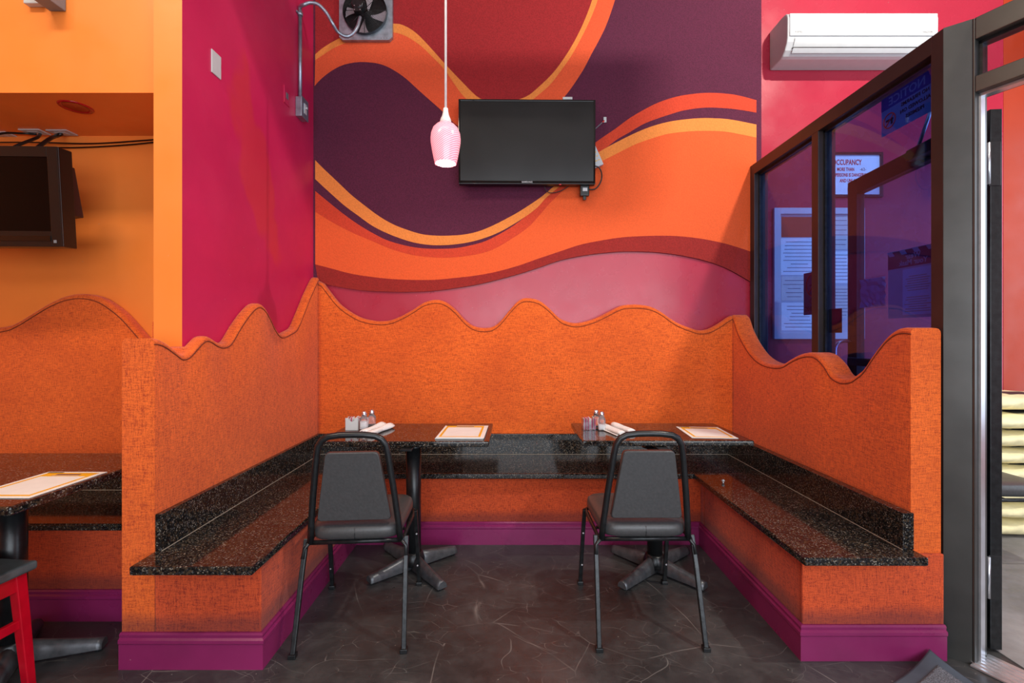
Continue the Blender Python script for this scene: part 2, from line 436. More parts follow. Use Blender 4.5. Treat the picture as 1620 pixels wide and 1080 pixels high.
tanl_top = [(500,254.4),(512,266.7),(534.4,287.8),(556.7,309),(579,326.7),(601,343),(623,355.6),(645.6,364.4),(667.8,371),(690,373.3),(712,373.3),(734.4,371.6),(756.7,366.7),(779,357.8),(801,346.7),(823,334.4),(850,316.7),(863,306.7),(879,293),(900,275)]
tanl_bot = [(500,284.4),(523,305.6),(545.6,325.6),(567.8,342),(590,357.8),(612,369),(634.4,377.8),(656.7,384.4),(679,387.8),(701,388.4),(723,386.7),(745.6,383),(767.8,376.7),(790,367.8),(812,355.6),(832,342.7),(850,329),(863,314.4),(880,300),(899,285)]
rol_top = [(500,303),(523,322),(545.6,340),(567.8,355.6),(590,369),(612,380),(634.4,387),(656.7,391.8),(679,393.8),(701,394),(723,392.7),(745.6,388.4),(767.8,382),(790,371),(812,357.8),(832,342.7),(850,327),(866,311),(885,292)]
rol_bot = [(500,335.6),(523,350),(556.7,367.8),(590,382),(623,395.6),(656.7,404.4),(690,407.8),(712,407.8),(745.6,404.4),(779,395.6),(812,376.7),(834.4,361),(850,345),(868,324),(885.6,306.7),(899,293)]
u_tt = [(500,87.8),(512,77.8),(534.4,64.4),(579,44),(605,39),(621,39.6),(634.4,40.4),(650,47.8),(663,57.8),(679,74.4),(701,99),(712,111),(734.4,134.4),(750,150),(762,158.4),(792,168),(822,158.4),(836.7,152),(850,141),(867.8,124.4),(883,106.7),(901,80),(914.4,55.6),(925.6,31),(936.7,0),(945,-40),(950,-90)]
u_tb = [(500,97),(512,89),(534,75.6),(579,58),(605,53),(621,53),(634.4,55.6),(650,63),(667.8,75.6),(685.6,93),(703,111),(723,140),(736.7,156.7),(762,175),(795,182),(830,168),(850,153),(870,135.6),(885.6,115.6),(903,91),(919,62),(932,35.6),(945.6,0),(952,-40),(956,-90)]
u_sb = [(499,137.8),(507.8,127.8),(523,115.6),(541,105.6),(561,100.7),(579,100),(601,102.7),(619,110),(641,124.4),(663,144.4),(685.6,164.4),(703,180),(721,198),(760,222),(800,225),(850,195),(880,169),(894,153),(905.6,137.8),(923,111),(934.4,89),(950,60),(961,35.6),(973,0),(985,-40),(992,-90)]
mural = MB()
MF = DW-.014
def strip(top, bot, mi, off, n=90):
    A = resample(px_curve(top), n); B = resample(px_curve(bot), n)
    mural.mi = mi; d = MF-off
    ra = [at(p.x, p.y, DW)for p in A]; rb = [at(p.x, p.y, DW) for p in B]
    for q in ra+rb: q.y = d
    ea = [Vector((q.x, MF, q.z)) for q in ra]; eb = [Vector((q.x, MF, q.z)) for q in rb]
    mural.grid([ea, ra, rb, eb], smooth=False)
strip([(493, -90), (1203, -90)], [(493, 446), (1203, 446)][:0] or low, 0, 0)
lowc = resample(px_curve(low), 90)
for i in range(0): pass
strip([(500, -90), (950, -90)], u_tt, 1, .0006)
strip(u_tt, u_tb, 3, .0012)
strip(u_tb, u_sb, 4, .0008)
strip(ror_top, ror_bot, 6, .0010)
strip(or_top, dr_top, 5, .0006)
strip(tanr_top, tanr_bot, 3, .0014)
strip(rol_top, rol_bot, 6, .0012)
strip(tanl_top, tanl_bot, 3, .0016)
strip(dr_top, [p if p[0] > 499 else (500, p[1]) for p in low[1:-1]]+[(1195, 451)], 2, .0010)
# edge of the carpet
mural.mi = 0
e = [at(p.x, p.y, DW) for p in lowc]
mural.grid([[Vector((q.x, MF, q.z)) for q in e], [Vector((q.x, DW-.0005, q.z)) for q in e]], smooth=False)
for px in (493, 1203):
    a = at(px, -90, DW); c = at(px, 446 if px < 600 else 456, DW)
    mural.grid([[(a.x, MF, a.z), (a.x, DW-.0005, a.z)], [(c.x, MF, c.z), (c.x, DW-.0005, c.z)]], smooth=False)
mo = mural.build('carpet_mural', [M['dpurple'], M['dred'], M['brick'], M['tan'], M['salmon'], M['corange'], M['redor']])
tag(mo, 'large carpet mural of purple, red and orange waves on the back wall', 'wall art')

# ------------------------------------------------------------------ upholstered wavy panels
def wavy_panel(name, path, nx, ny, thick, label, r=.022, group=None):
    """path: list of (x, y, z_seam) along the front face; (nx, ny) points away from the seat side"""
    b = MB(); rows = []
    for (x, y, z) in path:
        row = [(x, y, 0), (x, y, z*.35), (x, y, z*.7), (x, y, z-.012), (x+nx*.003, y+ny*.003, z-.004)]   # seam groove
        row.append((x, y, z+.001))
        for k in range(1, 6):
            a = PI/2*k/5; row.append((x+nx*r*(1-math.cos(a)), y+ny*r*(1-math.cos(a)), z+r*math.sin(a)))
        row.append((x+nx*(thick-r), y+ny*(thick-r), z+r))
        for k in range(1, 4):
            a = PI/2*k/3; row.append((x+nx*(thick-r+r*math.sin(a)), y+ny*(thick-r+r*math.sin(a)), z+r*math.cos(a)))
        row.append((x+nx*thick, y+ny*thick, 0)); rows.append(row)
    vs = b.grid(rows, smooth=True)
    for end in (vs[0], vs[-1]):
        try: b.bm.faces.new(end)
        except Exception: pass
    o = b.build(name, M['fabric'])
    MB().tube([(x+nx*.0005, y+ny*.0005, z-.004) for x, y, z in path], .0022, 6).build('seam', M['seam'], o)
    return tag(o, label, 'wall panel', group)

XI = -1.409
lp = [(243,543),(252.4,543.8),(264,549),(278.6,559.6),(290,567.5),(301.7,563.8),(314.3,550),(324.8,539.6),(333,539.2),(345.8,547),(356,549),(367,543),(381.5,518.6),(396,497.7),(406.6,487),(414,486),(421,492.4),(428.7,506),(436,521.8),(446.5,533.3),(461,528),(470.7,520.7),(480,499.7),(490.6,472.5),(501,449.4),(504.5,443)]
pts = []
for px, py in lp:
    d = XI*F/(px-VX); pts.append(Vector((XI, d, H+(VY-py)/F*d)))
c = catmull(pts, 5)
c[0].y = 1.84; c = [p for p in c if p.y >= 1.84 and p.y <= 3.452]
# front part stands free, the rear part is fixed to the side wall
front = [p for p in c if p.y < 2.075]; rear = [p for p in c if p.y >= 2.086]
j = front[-1]; k = rear[0]
mid = j.lerp(k, (2.081-j.y)/(k.y-j.y))
b = MB()
def rows_for(path, thick, r=.02):
    rows = []
    for p in path:
        x, y, z = p; nx = -1
        row = [(x, y, 0), (x, y, z*.35), (x, y, z*.7), (x, y, z-.012), (x-.003, y, z-.004), (x, y, z+.001)]
        for q in range(1, 6):
            a = PI/2*q/5; row.append((x-r*(1-math.cos(a)), y, z+r*math.sin(a)))
        row.append((x-(thick-r), y, z+r))
        for q in range(1, 4):
            a = PI/2*q/3; row.append((x-(thick-r+r*math.sin(a)), y, z+r*math.cos(a)))
        row.append((x-thick, y, 0)); rows.append(row)
    return rows
rws = rows_for(front+[mid], .128)+rows_for([mid]+rear, (-XL+XI)-.001)
vs = b.grid(rws); b.bm.faces.new(vs[0]); b.bm.faces.new(vs[-1])
bmesh.ops.remove_doubles(b.bm, verts=b.bm.verts[:], dist=1e-5)
o = b.build('upholstered_partition', M['fabric'])
tag(o, 'orange fabric wave-topped booth side panel below the magenta wall', 'wall panel')
MB().tube([p+Vector((-.0005, .0, -.004)) for p in c], .0022, 6).build('seam', M['seam'], o)

bp = [(506.7,449),(519,465.6),(534.4,484.4),(552,497.8),(570,507.3),(587.8,511.6),(603.3,512.9),(619,510.7),(636.7,503.3),(654.4,493.3),(670,483.3),(687.8,478.9),(703.3,481.8),(719,493.3),(734.4,510),(747.8,520),(763.3,523.6),(778.9,521.8),(792,512.2),(807.8,493.3),(821,480),(834.4,476),(853,480),(869,492),(884,506.7),(895.6,512.9),(911,516),(929,512.9),(946.7,506.7),(964.4,497.8),(982,489),(995.6,486.7),(1013,486.7),(1031,490),(1046.7,497.8),(1062,508.9),(1075.6,516.7),(1091,522.7),(1106.7,527.3),(1122,525.6),(1137.8,517.8),(1151,508.9),(1159,504)]
DB = 3.381
c = catmull([at(px, py, DB) for px, py in bp], 4)
c[0].x = XI+.002; c[-1].x = 1.592
wavy_panel('upholstered_back_panel', [(p.x, p.y, p.z) for p in c], 0, 1, DW-DB-.016,
           'long orange fabric wave-topped panel behind the back bench', r=.024)

rp = [(1157,502),(1161,508),(1166,524),(1176,545),(1189,564),(1204,576),(1221,581),(1236.4,580.5),(1249.4,573),(1262.3,566.4),(1277.5,563),(1290.4,566.4),(1303.4,580),(1314,596.7),(1329,605),(1344.4,604),(1355,597.6),(1366,588),(1379,568.6),(1392,551),(1402.8,538.3),(1415.7,528.4),(1428.7,525.6),(1442.7,527)]
def rx(d): return 1.5945+(1.6176-1.5945)*(3.381-d)/(3.381-1.9)
pts = []
for px, py in rp:
    d = 1.6*F/(px-VX)
    for _ in range(4): d = rx(d)*F/(px-VX)
    pts.append(Vector((rx(d), d, H+(VY-py)/F*d)))
c = [p for p in catmull(pts, 5) if 1.9 <= p.y <= 3.452]
e = c[-1].copy(); e.y = 1.90; e.x = rx(1.9); c.append(e)
wavy_panel('upholstered_partition', [(p.x, p.y, p.z) for p in c], 1, 0, .122,
           'orange fabric wave-topped booth side panel in front of the glass screen', r=.02)

# left booth: back panel and a thin side panel by the pillar
lb = [(-560,520),(-460,470),(-370,468),(-260,520),(-180,545),(-90,535),(0,524),(25,516),(50,501),(75,486),(100,475),(125,471),(150,475),(170,486),(190,502),(210,524),(226,542),(236,548)]
c = catmull([at(px, py, 2.60) for px, py in lb], 4); c[-1].x = -1.602
wavy_panel('upholstered_back_panel', [(p.x, p.y, p.z) for p in c], 0, 1, .079,
           'orange fabric wave-topped panel at the back of the left booth', r=.024)
b = MB(); b.box((-1.622, 2.10, 0), (-1.600, 2.598, 1.37), .01); 
o = b.build('upholstered_side_strip', M['fabric']); tag(o, 'narrow orange fabric strip on the side of the orange pillar', 'wall panel')

# ------------------------------------------------------------------ benches
ZS = .455
def baseboard(path, name, off=.016, h=.14):
    """path: corner points of the face of the fabric, walked with the room on the right hand"""
    prof = [(0, 0), (0, .098), (.004, .104), (.004, .116), (-.004, .122), (-.002, .134), (-.008, .140), (-.016, .140)]
    P = [Vector((x, y, 0)) for x, y in path]; rows = []
    for i, p in enumerate(P):
        nn = []
        if i > 0: t_ = (P[i]-P[i-1]).normalized(); nn.append(Vector((t_.y, -t_.x, 0)))
        if i < len(P)-1: t_ = (P[i+1]-P[i]).normalized(); nn.append(Vector((t_.y, -t_.x, 0)))
        n_ = nn[0] if len(nn) == 1 else (nn[0]+nn[1])/(1+nn[0].dot(nn[1]))
        rows.append([(p.x+n_.x*(off+u), p.y+n_.y*(off+u), v) for u, v in prof])
    b = MB(); b.grid(rows, smooth=False)
    return struct(b.build(name, M['purple']))

def slab(b, x0, y0, x1, y1, z=ZS, t=.032): b.box((x0, y0, z-t), (x1, y1, z), .010, 3)

# left bench
def bench(label, base, slabs, splash, grout):
    e = empty('booth_bench', base[0]); tag(e, label, 'bench')
    inv = Matrix.Translation(-Vector(base[0]))
    def bx(name, lst, m, bev):
        b = MB()
        for q in lst: b.box(q[0], q[1], bev, 3)
        for v in b.bm.verts: v.co = inv @ v.co
        return b.build(name, m, e)
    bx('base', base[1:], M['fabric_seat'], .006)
    bx('seat_slab', slabs, M['granite'], .008)
    bx('back_splash', splash, M['granite'], .003)
    bx('caulk_line', grout, M['grout'], 0)
    return e
YB = 2.935
zb = ZS-.033
BX1 = 1.590      # right limit of the seats
bench('left granite-topped bench with orange fabric base under the magenta wall',
      [(-1.2, 2.4, 0), ((XI+.001, 1.84, 0), (-.99, 2.876, zb))],
      [((XI+.001, 1.715, zb), (-.955, 2.878, ZS))],
      [((XI+.001, 1.842, ZS), (XI+.026, 2.878, ZS+.145))],
      [((XI+.026, 1.842, ZS-.002), (XI+.029, 2.878, ZS+.0015))])
bench('back granite-topped bench running below the mural',
      [(0, 3.1, 0), ((XI+.001, YB, 0), (BX1, DB-.001, zb)), ((XI+.001, 2.879, 0), (-.99, YB, zb)), ((1.178, 2.879, 0), (BX1, YB, zb))],
      [((XI+.001, 2.8785, zb), (BX1, DB-.001, ZS))],
      [((XI+.001, DB-.026, ZS), (BX1, DB-.001, ZS+.145)), ((XI+.001, 2.8785, ZS), (XI+.026, DB-.026, ZS+.145)), ((BX1-.045, 2.8785, ZS), (BX1, DB-.026, ZS+.145))],
      [((XI+.03, DB-.029, ZS-.002), (1.545, DB-.026, ZS+.0015)), ((XI+.026, 2.8785, ZS-.002), (XI+.029, DB-.03, ZS+.0015)), ((BX1-.048, 2.8785, ZS-.002), (BX1-.045, DB-.03, ZS+.0015))])
bench('right granite-topped bench with orange fabric base beside the glass screen',
      [(1.4, 2.4, 0), ((1.178, 1.90, 0), (BX1, 2.876, zb))],
      [((1.115, 1.785, zb), (BX1, 2.878, ZS))],
      [((BX1-.045, 1.852, ZS), (BX1, 2.878, ZS+.145))],
      [((BX1-.048, 1.852, ZS-.002), (BX1-.045, 2.878, ZS+.0015))])
# padded foot of the right panel bulging below the slab, as one piece with the bench front
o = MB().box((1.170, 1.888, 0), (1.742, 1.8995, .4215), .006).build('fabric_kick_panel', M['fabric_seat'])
tag(o, 'orange fabric end panel under the overhang of the right bench', 'panel')
bench('granite-topped bench at the back of the left booth',
      [(-2.4, 2.35, 0), ((-4.6, 2.15, 0), (-1.6235, 2.598, zb))],
      [((-4.6, 2.11, zb), (-1.6235, 2.598, ZS))],
      [((-4.6, 2.574, ZS), (-1.6235, 2.598, ZS+.145))],
      [((-4.6, 2.571, ZS-.002), (-1.64, 2.574, ZS+.0015))])
baseboard([(-1.537, 1.84), (-.99, 1.84), (-.99, YB), (1.178, YB), (1.17, 1.889), (1.74, 1.889)], 'baseboard_booth')
b = MB()
baseboard([(-4.6, 2.15), (-1.624, 2.15)], 'baseboard_left')

# ------------------------------------------------------------------ tables
def table(x0, x1, y0, y1, cx, cy, arms, label, z=.745, colr=.041):
    e = empty('pedestal_table', (cx, cy, 0)); tag(e, label, 'table', None)
    L = lambda x, y, zz: (x-cx, y-cy, zz)
    MB().box(L(x0, y0, z-.030), L(x1, y1, z), .009, 3).build('table_top', M['granite'], e)
    b = MB(); b.box((-.20, -.03, z-.042), (.20, .03, z-.031), .002); b.box((-.03, -.20, z-.043), (.03, .20, z-.032), .002); b.lathe([(.07, z-.06), (.055, z-.05), (.05, z-.043)], n=24)
    b.build('top_plate', M['blk'], e)
    MB().lathe([(colr, .085), (colr, z-.045)], n=32).build('column', M['blk'], e)
    hub = MB().lathe([(.062, .03), (.062, .06), (.052, .09), (colr+.003, .098)], n=28).build('hub', M['blk_metal'], e)
    for (ax, ay) in arms:
        v = Vector((ax-cx, ay-cy, 0)); ln = v.length; v.normalize(); s_ = Vector((-v.y, v.x, 0)); b = MB(); rows = []
        for t_, h_, w_ in ((.03, .095, .033), (.35, .078, .030), (.7, .060, .028), (.93, .050, .027), (1.0, .046, .026)):
            p = v*(ln*t_); row = []
            for a in range(9):
                an = PI*a/8; row.append(p+s_*w_*math.cos(an)+Vector((0, 0, .014+(h_-.014)*math.sin(an)**.8)))
            row = [p+s_*w_+Vector((0, 0, .012))]+row+[p-s_*w_+Vector((0, 0, .012))]
            rows.append(row)
        vs = b.grid(rows, closed=True); b.bm.faces.new(vs[-1]); b.bm.faces.new(vs[0][::-1])
        a = b.build('foot', M['footm'], e)
        p = v*(ln*.93); MB().lathe([(.013, 0), (.015, .004), (.008, .014)], loc=p, n=12).build('glide', M['blk'], a)
    return e
table(-1.035, -.125, 2.472, 2.99, -.557, 2.63, [(-.754,2.45),(-.358,2.39),(-.345,2.805),(-.77,2.86)],
      'granite-topped pedestal table behind the left black chair')
table(.373, 1.288, 2.489, 3.0, .79, 2.60, [(.559,2.393),(.604,2.813),(1.039,2.80),(.985,2.387)],
      'granite-topped pedestal table behind the right black chair')
table(-2.55, -1.634, 1.521, 2.232, -1.99, 1.86, [(-1.70,1.95),(-1.83,1.60),(-2.28,1.78),(-2.12,2.08)],
      'granite-topped pedestal table at the left edge beside the red chair', colr=.045)

# ------------------------------------------------------------------ stacking chairs
def stack_chair(label):
    e = empty('stacking_chair'); tag(e, label, 'chair')
    # seat cushion: rounded front, waterfall back
    b = MB(); rows = []
    def outline(s_, z):
        out = []
        for k in range(40):
            a = 2*PI*k/40; ca, sa = math.cos(a), math.sin(a)
            p_ = .34
            x = .198*s_*math.copysign(abs(ca)**p_, ca); y = .205*s_*math.copysign(abs(sa)**p_, sa)
            x *= 1.0+.04*(y/.2)
            out.append((x, y+.035, z))
        return out
    prof = [(.0, .425), (.90, .425), (.965, .430), (1.0, .443), (1.005, .462), (.985, .480), (.93, .490), (.6, .497), (.0, .500)]
    for s_, z in prof: rows.append(outline(max(s_, .001), z))
    b.grid(rows, closed=True); seat = b.build('seat', M['vinyl'], e)
    MB().tube([(0, -.168, .430), (0, -.1712, .455), (0, -.168, .478)], .0012, 6).build('seam', M['blk'], seat)
    # back frame: one bent square tube, trapezoid and leaning back
    pts = []
    def bk(x, z): return Vector((x, -.150-(z-.42)*.14, z))
    half = [(.190, .415), (.183, .50), (.170, .62), (.156, .73), (.147, .80), (.139, .842), (.122, .868), (.096, .882), (.05, .888), (0, .889)]
    L = [bk(-x, z) for x, z in half]; R = [bk(x, z) for x, z in half[::-1][1:]]
    MB().tube(L+R, .0138, 12).build('back_frame', M['blk'], e)
    b = MB()   # back pad
    rows = []
    prof2 = [(.975, -.016), (1, -.011), (1.0, .012), (.97, .024), (.9, .028)]
    def padring(s_, off):
        cx_, cz_ = 0, .665
        pts_ = [(-.155, .515), (.155, .515), (.108, .815), (-.108, .815)]
        out = []
        for i in range(4):
            a, c_ = Vector(pts_[i]), Vector(pts_[(i+1) % 4]); prev = Vector(pts_[i-1])
            d1 = (prev-a).normalized()*.014; d2 = (c_-a).normalized()*.014
            for q in (a+d1, a+d1*.3+d2*.3, a+d2):
                out.append(q)
            for t_ in (.25, .5, .75): out.append((a+d2).lerp(c_-(c_-a).normalized()*.014, t_))
        res = []
        for q in out:
            x = cx_+(q.x-cx_)*s_; z = cz_+(q.y-cz_)*s_; p = bk(x, z); res.append((p.x, p.y+off, p.z))
        return res
    for s_, off in prof2: rows.append(padring(max(s_, .001), off))
    v_ = b.grid(rows, closed=True); b.bm.faces.new(v_[0]); b.bm.faces.new(v_[-1]); b.build('back_pad', M['vinyl'], e)
    # under-seat frame
    b = MB()
    ring = [(-.20, -.150, .415), (-.205, .19, .415), (-.19, .215, .415), (.19, .215, .415), (.205, .19, .415), (.20, -.150, .415)]
    b.tube(ring, .0105, 8, closed=True); b.tube([(-.19, -.02, .412), (.19, -.02, .412)], .008, 8)
    b.build('seat_frame', M['blk_metal'], e)
    for sx in (-1, 1):
        for (y0, y1, nm) in ((-.13, -.262, 'rear'), (.17, .262, 'front')):
            b = MB(); b.tube([(sx*.213, y0, .425), (sx*.216, y0+(y1-y0)*.35, .30), (sx*.2215, y1, .010)], .0105, square=True)
            lg = b.build('leg', M['blk_metal'], e, bevel=.003)
            MB().box((sx*.2215-.015, y1-.015, 0), (sx*.2215+.015, y1+.015, .018), .003).build('foot_cap', M['blk'], lg)
        # brace from the back frame to the rear leg
        MB().tube([(sx*.19, -.155, .42), (sx*.214, -.150, .39), (sx*.217, -.17, .355)], .008, 8).build('brace', M['blk'], e)
        for z in (.30, .12):
            b = MB(); y1 = .17+(.262-.17)*(1-z/.43); b.lathe([(.005, 0), (.004, .002)], n=8, M4=Matrix.Translation((sx*.218-.0, y1-.015, z)) @ Matrix.Rotation(PI/2, 4, 'X')); b.build('rivet', M['steel'], e)
    return e
ch = stack_chair('black padded stacking chair pulled up to the left pedestal table')
ch.location = (-.69, 2.172, 0); ch.rotation_euler = (0, 0, math.radians(4.5))
c2 = copy_tree(ch); c2.location = (.578, 2.198, 0); c2.rotation_euler = (0, 0, math.radians(.3))
c2['label'] = 'black padded stacking chair pulled up to the right pedestal table'
c3 = copy_tree(ch); c3.location = (2.69, 2.72, 0.004); c3.rotation_euler = (0, 0, math.radians(-90))
c3['label'] = 'black padded chair beyond the open door in front of the sacks'


# red wooden chair, left foreground
e = empty('wooden_chair', (-1.995, 1.545, 0), math.radians(-5)); tag(e, 'red lacquered wooden chair with worn grey seat at the left edge', 'chair')
MB().box((-.215, -.21, .438), (.215, .215, .472), .014, 4).build('seat', M['greyseat'], e)
b = MB()
b.box((-.18, .17, .375), (.18, .19, .437), .003); b.box((-.18, -.19, .375), (.18, -.17, .437), .003)
b.box((-.19, -.18, .375), (-.17, .18, .437), .003); b.box((.17, -.18, .375), (.19, .18, .437), .003); b.build('seat_rail', M['red'], e)
for sx in (-1, 1):
    for sy in (-1, 1):
        top = Vector((sx*.175, sy*.175, .437)); bot = Vector((sx*.187, sy*.205, 0))
        if sy < 0: top = Vector((sx*.175, sy*.175, .437)); bot = Vector((sx*.187, sy*.215, 0))
        MB().tube([top, top.lerp(bot, .5), bot], [.0195, .018, .0155], square=True).build('leg', M['red'], e, bevel=.003)
    MB().box((sx*.178-.009, -.19, .235), (sx*.178+.009, .19, .268), .003).build('stretcher', M['red'], e)
    MB().tube([(sx*.18, -.185, .44), (sx*.18, -.215, .70), (sx*.175, -.26, .92)], [.018, .017, .015], square=True).build('back_post', M['red'], e, bevel=.003)
for z, y in ((.86, -.247), (.74, -.224), (.62, -.207)):
    MB().box((-.17, y-.009, z-.03), (.17, y+.009, z+.03), .004).build('back_slat', M['red'], e)

# ------------------------------------------------------------------ table-top items
def card(corners, z, label, layers=1, thick=.002):
    """corners: far-left, far-right, near-right, near-left"""
    A, B_, C_, D_ = [Vector((x, y, 0)) for x, y in corners]; o0 = (A+B_+C_+D_)/4
    U = ((B_-A)+(C_-D_))/2; V = ((A-D_)+(B_-C_))/2
    w_, h_ = U.length, V.length; U.normalize(); V = Vector((-U.y, U.x, 0))
    e = empty('menu_card', (o0.x, o0.y, z), math.atan2(U.y, U.x)); tag(e, label, 'menu card')
    for k in range(layers):
        dx = .0025*k
        MB().box((-w_/2+dx, -h_/2-dx, thick*k+.0002), (w_/2+dx, h_/2-dx, thick*(k+1)), .0006).build('sheet', M['paper'], e)
    zt = thick*layers+.0003
    b = MB(); m = .018
    b.box((-w_/2+m, -h_/2+m, zt), (-w_/2+m+.012, h_/2-m, zt+.0003)); b.box((w_/2-m-.012, -h_/2+m, zt), (w_/2-m, h_/2-m, zt+.0003))
    b.box((-w_/2+m+.012, h_/2-m-.045, zt), (w_/2-m-.012, h_/2-m, zt+.0003)); b.box((-w_/2+m+.012, -h_/2+m, zt), (w_/2-m-.012, -h_/2+m+.012, zt+.0003))
    b.build('yellow_border', M['yellow'], e)
    MB().box((-w_*.22, h_/2-m-.040, zt+.0004), (w_*.22, h_/2-m-.036, zt+.0007)).build('heading_bar', M['offw'], e)
    MB().box((-w_/2+.012, h_/2-.020, zt+.0004), (-w_/2+.075, h_/2-.010, zt+.0007)).build('heading_bar', M['ink'], e)
    MB().box((-w_*.20, h_/2-m-.030, zt+.0004), (w_*.20, h_/2-m-.018, zt+.0007)).build('heading_bar', M['brownsign'], e)
    return e
TZ = .7455
card([(-.416,2.87),(-.155,2.872),(-.157,2.52),(-.420,2.53)], TZ, 'stack of white and yellow menu cards on the table behind the left black chair', 3, .003)
card([(.996,2.87),(1.245,2.85),(1.23,2.54),(.985,2.555)], TZ, 'white and yellow menu card on the table behind the right black chair')
card([(-1.885,1.911),(-1.645,1.91),(-1.665,1.602),(-1.905,1.602)], TZ, 'white and yellow menu card on the table at the left edge')

def caddy(x, y, rz, mat, pm, label, clear=False):
    e = empty('sugar_caddy', (x, y, TZ), rz); tag(e, label, 'sugar caddy')
    b = MB(); w_, d_, h_, t_ = .038, .027, .072, .0025
    b.box((-w_, -d_, 0), (w_, d_, .003), .001)
    b.box((-w_, -d_, 0), (-w_+t_, d_, h_*.92)); b.box((w_-t_, -d_, 0), (w_, d_, h_*.92))
    for yy in (-d_, d_-t_):      # long sides with a scooped notch
        pr = [(-w_, 0), (w_, 0), (w_, h_)]+[(w_*.45*math.cos(a), h_-.022*math.sin(a)) for a in [PI*k/10 for k in range(11)]]+[(-w_, h_)]
        b.poly([(px_, yy, pz_) for px_, pz_ in pr], (0, t_, 0))
    b.build('tray', mat, e)
    rr = random.Random(3)
    for k in range(9):
        xx = -w_+.008+k*.0078; MB().box((xx, -.020, .004), (xx+.003, .020, .066+rr.random()*.014), .001).build('packet', pm[k % len(pm)], e)
    return e
caddy(-.953, 2.795, .04, M['whitep'], [M['paper'], M['redtrim'], M['paper'], M['pink'], M['paper']], 'white plastic sugar caddy at the left end of the left table')
caddy(.452, 2.785, .06, M['clearp'], [M['paper'], M['pink'], M['paper2'], M['pink'], M['paper']], 'clear caddy of pink and white packets at the left end of the right table')

def shaker(x, y, fillm, fh, label, cat='shaker', s_=1.0):
    e = empty('salt_shaker' if cat == 'salt shaker' else 'pepper_shaker', (x, y, TZ)); tag(e, label, cat)
    def sq(r, z, n=24, p_=.35):
        out = []
        for k in range(n):
            a = 2*PI*k/n; ca, sa = math.cos(a), math.sin(a)
            out.append((r*math.copysign(abs(ca)**p_, ca)*s_, r*math.copysign(abs(sa)**p_, sa)*s_, z))
        return out
    b = MB(); v = b.grid([sq(.020, .0), sq(.0215, .004), sq(.0215, .062), sq(.019, .072, p_=.6), sq(.0135, .080, p_=1), sq(.0135, .086, p_=1)], closed=True)
    b.bm.faces.new(v[0][::-1]); b.bm.faces.new(v[-1]); b.build('glass_body', M['glass'], e)
    b = MB(); v = b.grid([sq(.018, .004), sq(.0193, .008), sq(.0193, fh)], closed=True); b.bm.faces.new(v[0][::-1]); b.bm.faces.new(v[-1]); b.build('filling', fillm, e)
    MB().lathe([(.0155, .082), (.0160, .092), (.0150, .100), (.0105, .108), (.003, .1115)], n=24).build('cap', M['chrome'], e)
shaker(-.884, 2.785, M['salt'], .050, 'glass salt shaker with chrome cap beside the white caddy', 'salt shaker')
shaker(-.856, 2.845, M['pepper'], .022, 'nearly empty glass pepper shaker behind the salt on the left table', 'pepper shaker')
shaker(.528, 2.775, M['salt'], .034, 'glass salt shaker beside the clear caddy on the right table', 'salt shaker')
shaker(.506, 2.835, M['pepper'], .014, 'glass pepper shaker partly hidden behind the salt on the right table', 'pepper shaker')

def napkin(p0, p1, label, fork=True, r=.019):
    p0 = Vector((*p0, 0)); p1 = Vector((*p1, 0)); v = p1-p0; ln = v.length; c_ = (p0+p1)/2
    e = empty('napkin_roll', (c_.x, c_.y, TZ), math.atan2(v.y, v.x)); tag(e, label, 'rolled napkin')
    b = MB(); rows = []; rr = random.Random(int(ln*1e4))
    for i in range(13):
        t_ = i/12; x = (t_-.5)*ln; q = r*(.86+.22*t_+.08*math.sin(t_*9))
        row = []
        for k in range(16):
            a = 2*PI*k/16; f = 1+.10*math.sin(3*a+t_*4)+rr.uniform(-.03, .03)
            row.append((x, q*1.25*f*math.cos(a), max(.0005, r*.74+q*.74*f*math.sin(a))))
        rows.append(row)
    v_ = b.grid(rows, closed=True); b.bm.faces.new(v_[0]); b.bm.faces.new(v_[-1]); b.build('napkin', M['cloth'], e)
    MB().box((-ln*.45, .020, .002), (ln*.42, .034, .006), .002).build('napkin_flap', M['cloth'], e)
    if fork:
        b = MB(); b.tube([(-ln*.50, .004, .020), (-ln*.62, .006, .014), (-ln*.70, .006, .010)], [.004, .005, .0035], 8); b.build('cutlery_handle', M['chrome'], e)
    return e
napkin((-.80, 2.585), (-.742, 2.845), 'white napkin rolled round cutlery, right one on the left table')
napkin((-.845, 2.64), (-.800, 2.88), 'white napkin rolled round cutlery, left one on the left table')
napkin((.612, 2.60), (.552, 2.82), 'white napkin rolled round cutlery, left one on the right table', False)
napkin((.680, 2.66), (.622, 2.87), 'white napkin rolled round cutlery, right one on the right table', False)

e = empty('bell_knob', (1.215, 2.70, ZS)); tag(e, 'tiny white and silver knob lying on the right granite bench', 'knob')
MB().lathe([(.006, 0), (.007, .003), (.004, .006)], n=14).build('base', M['chrome'], e)
MB().lathe([(.003, .006), (.008, .010), (.009, .015), (.005, .020), (.001, .021)], n=14).build('knob', M['whitep'], e)

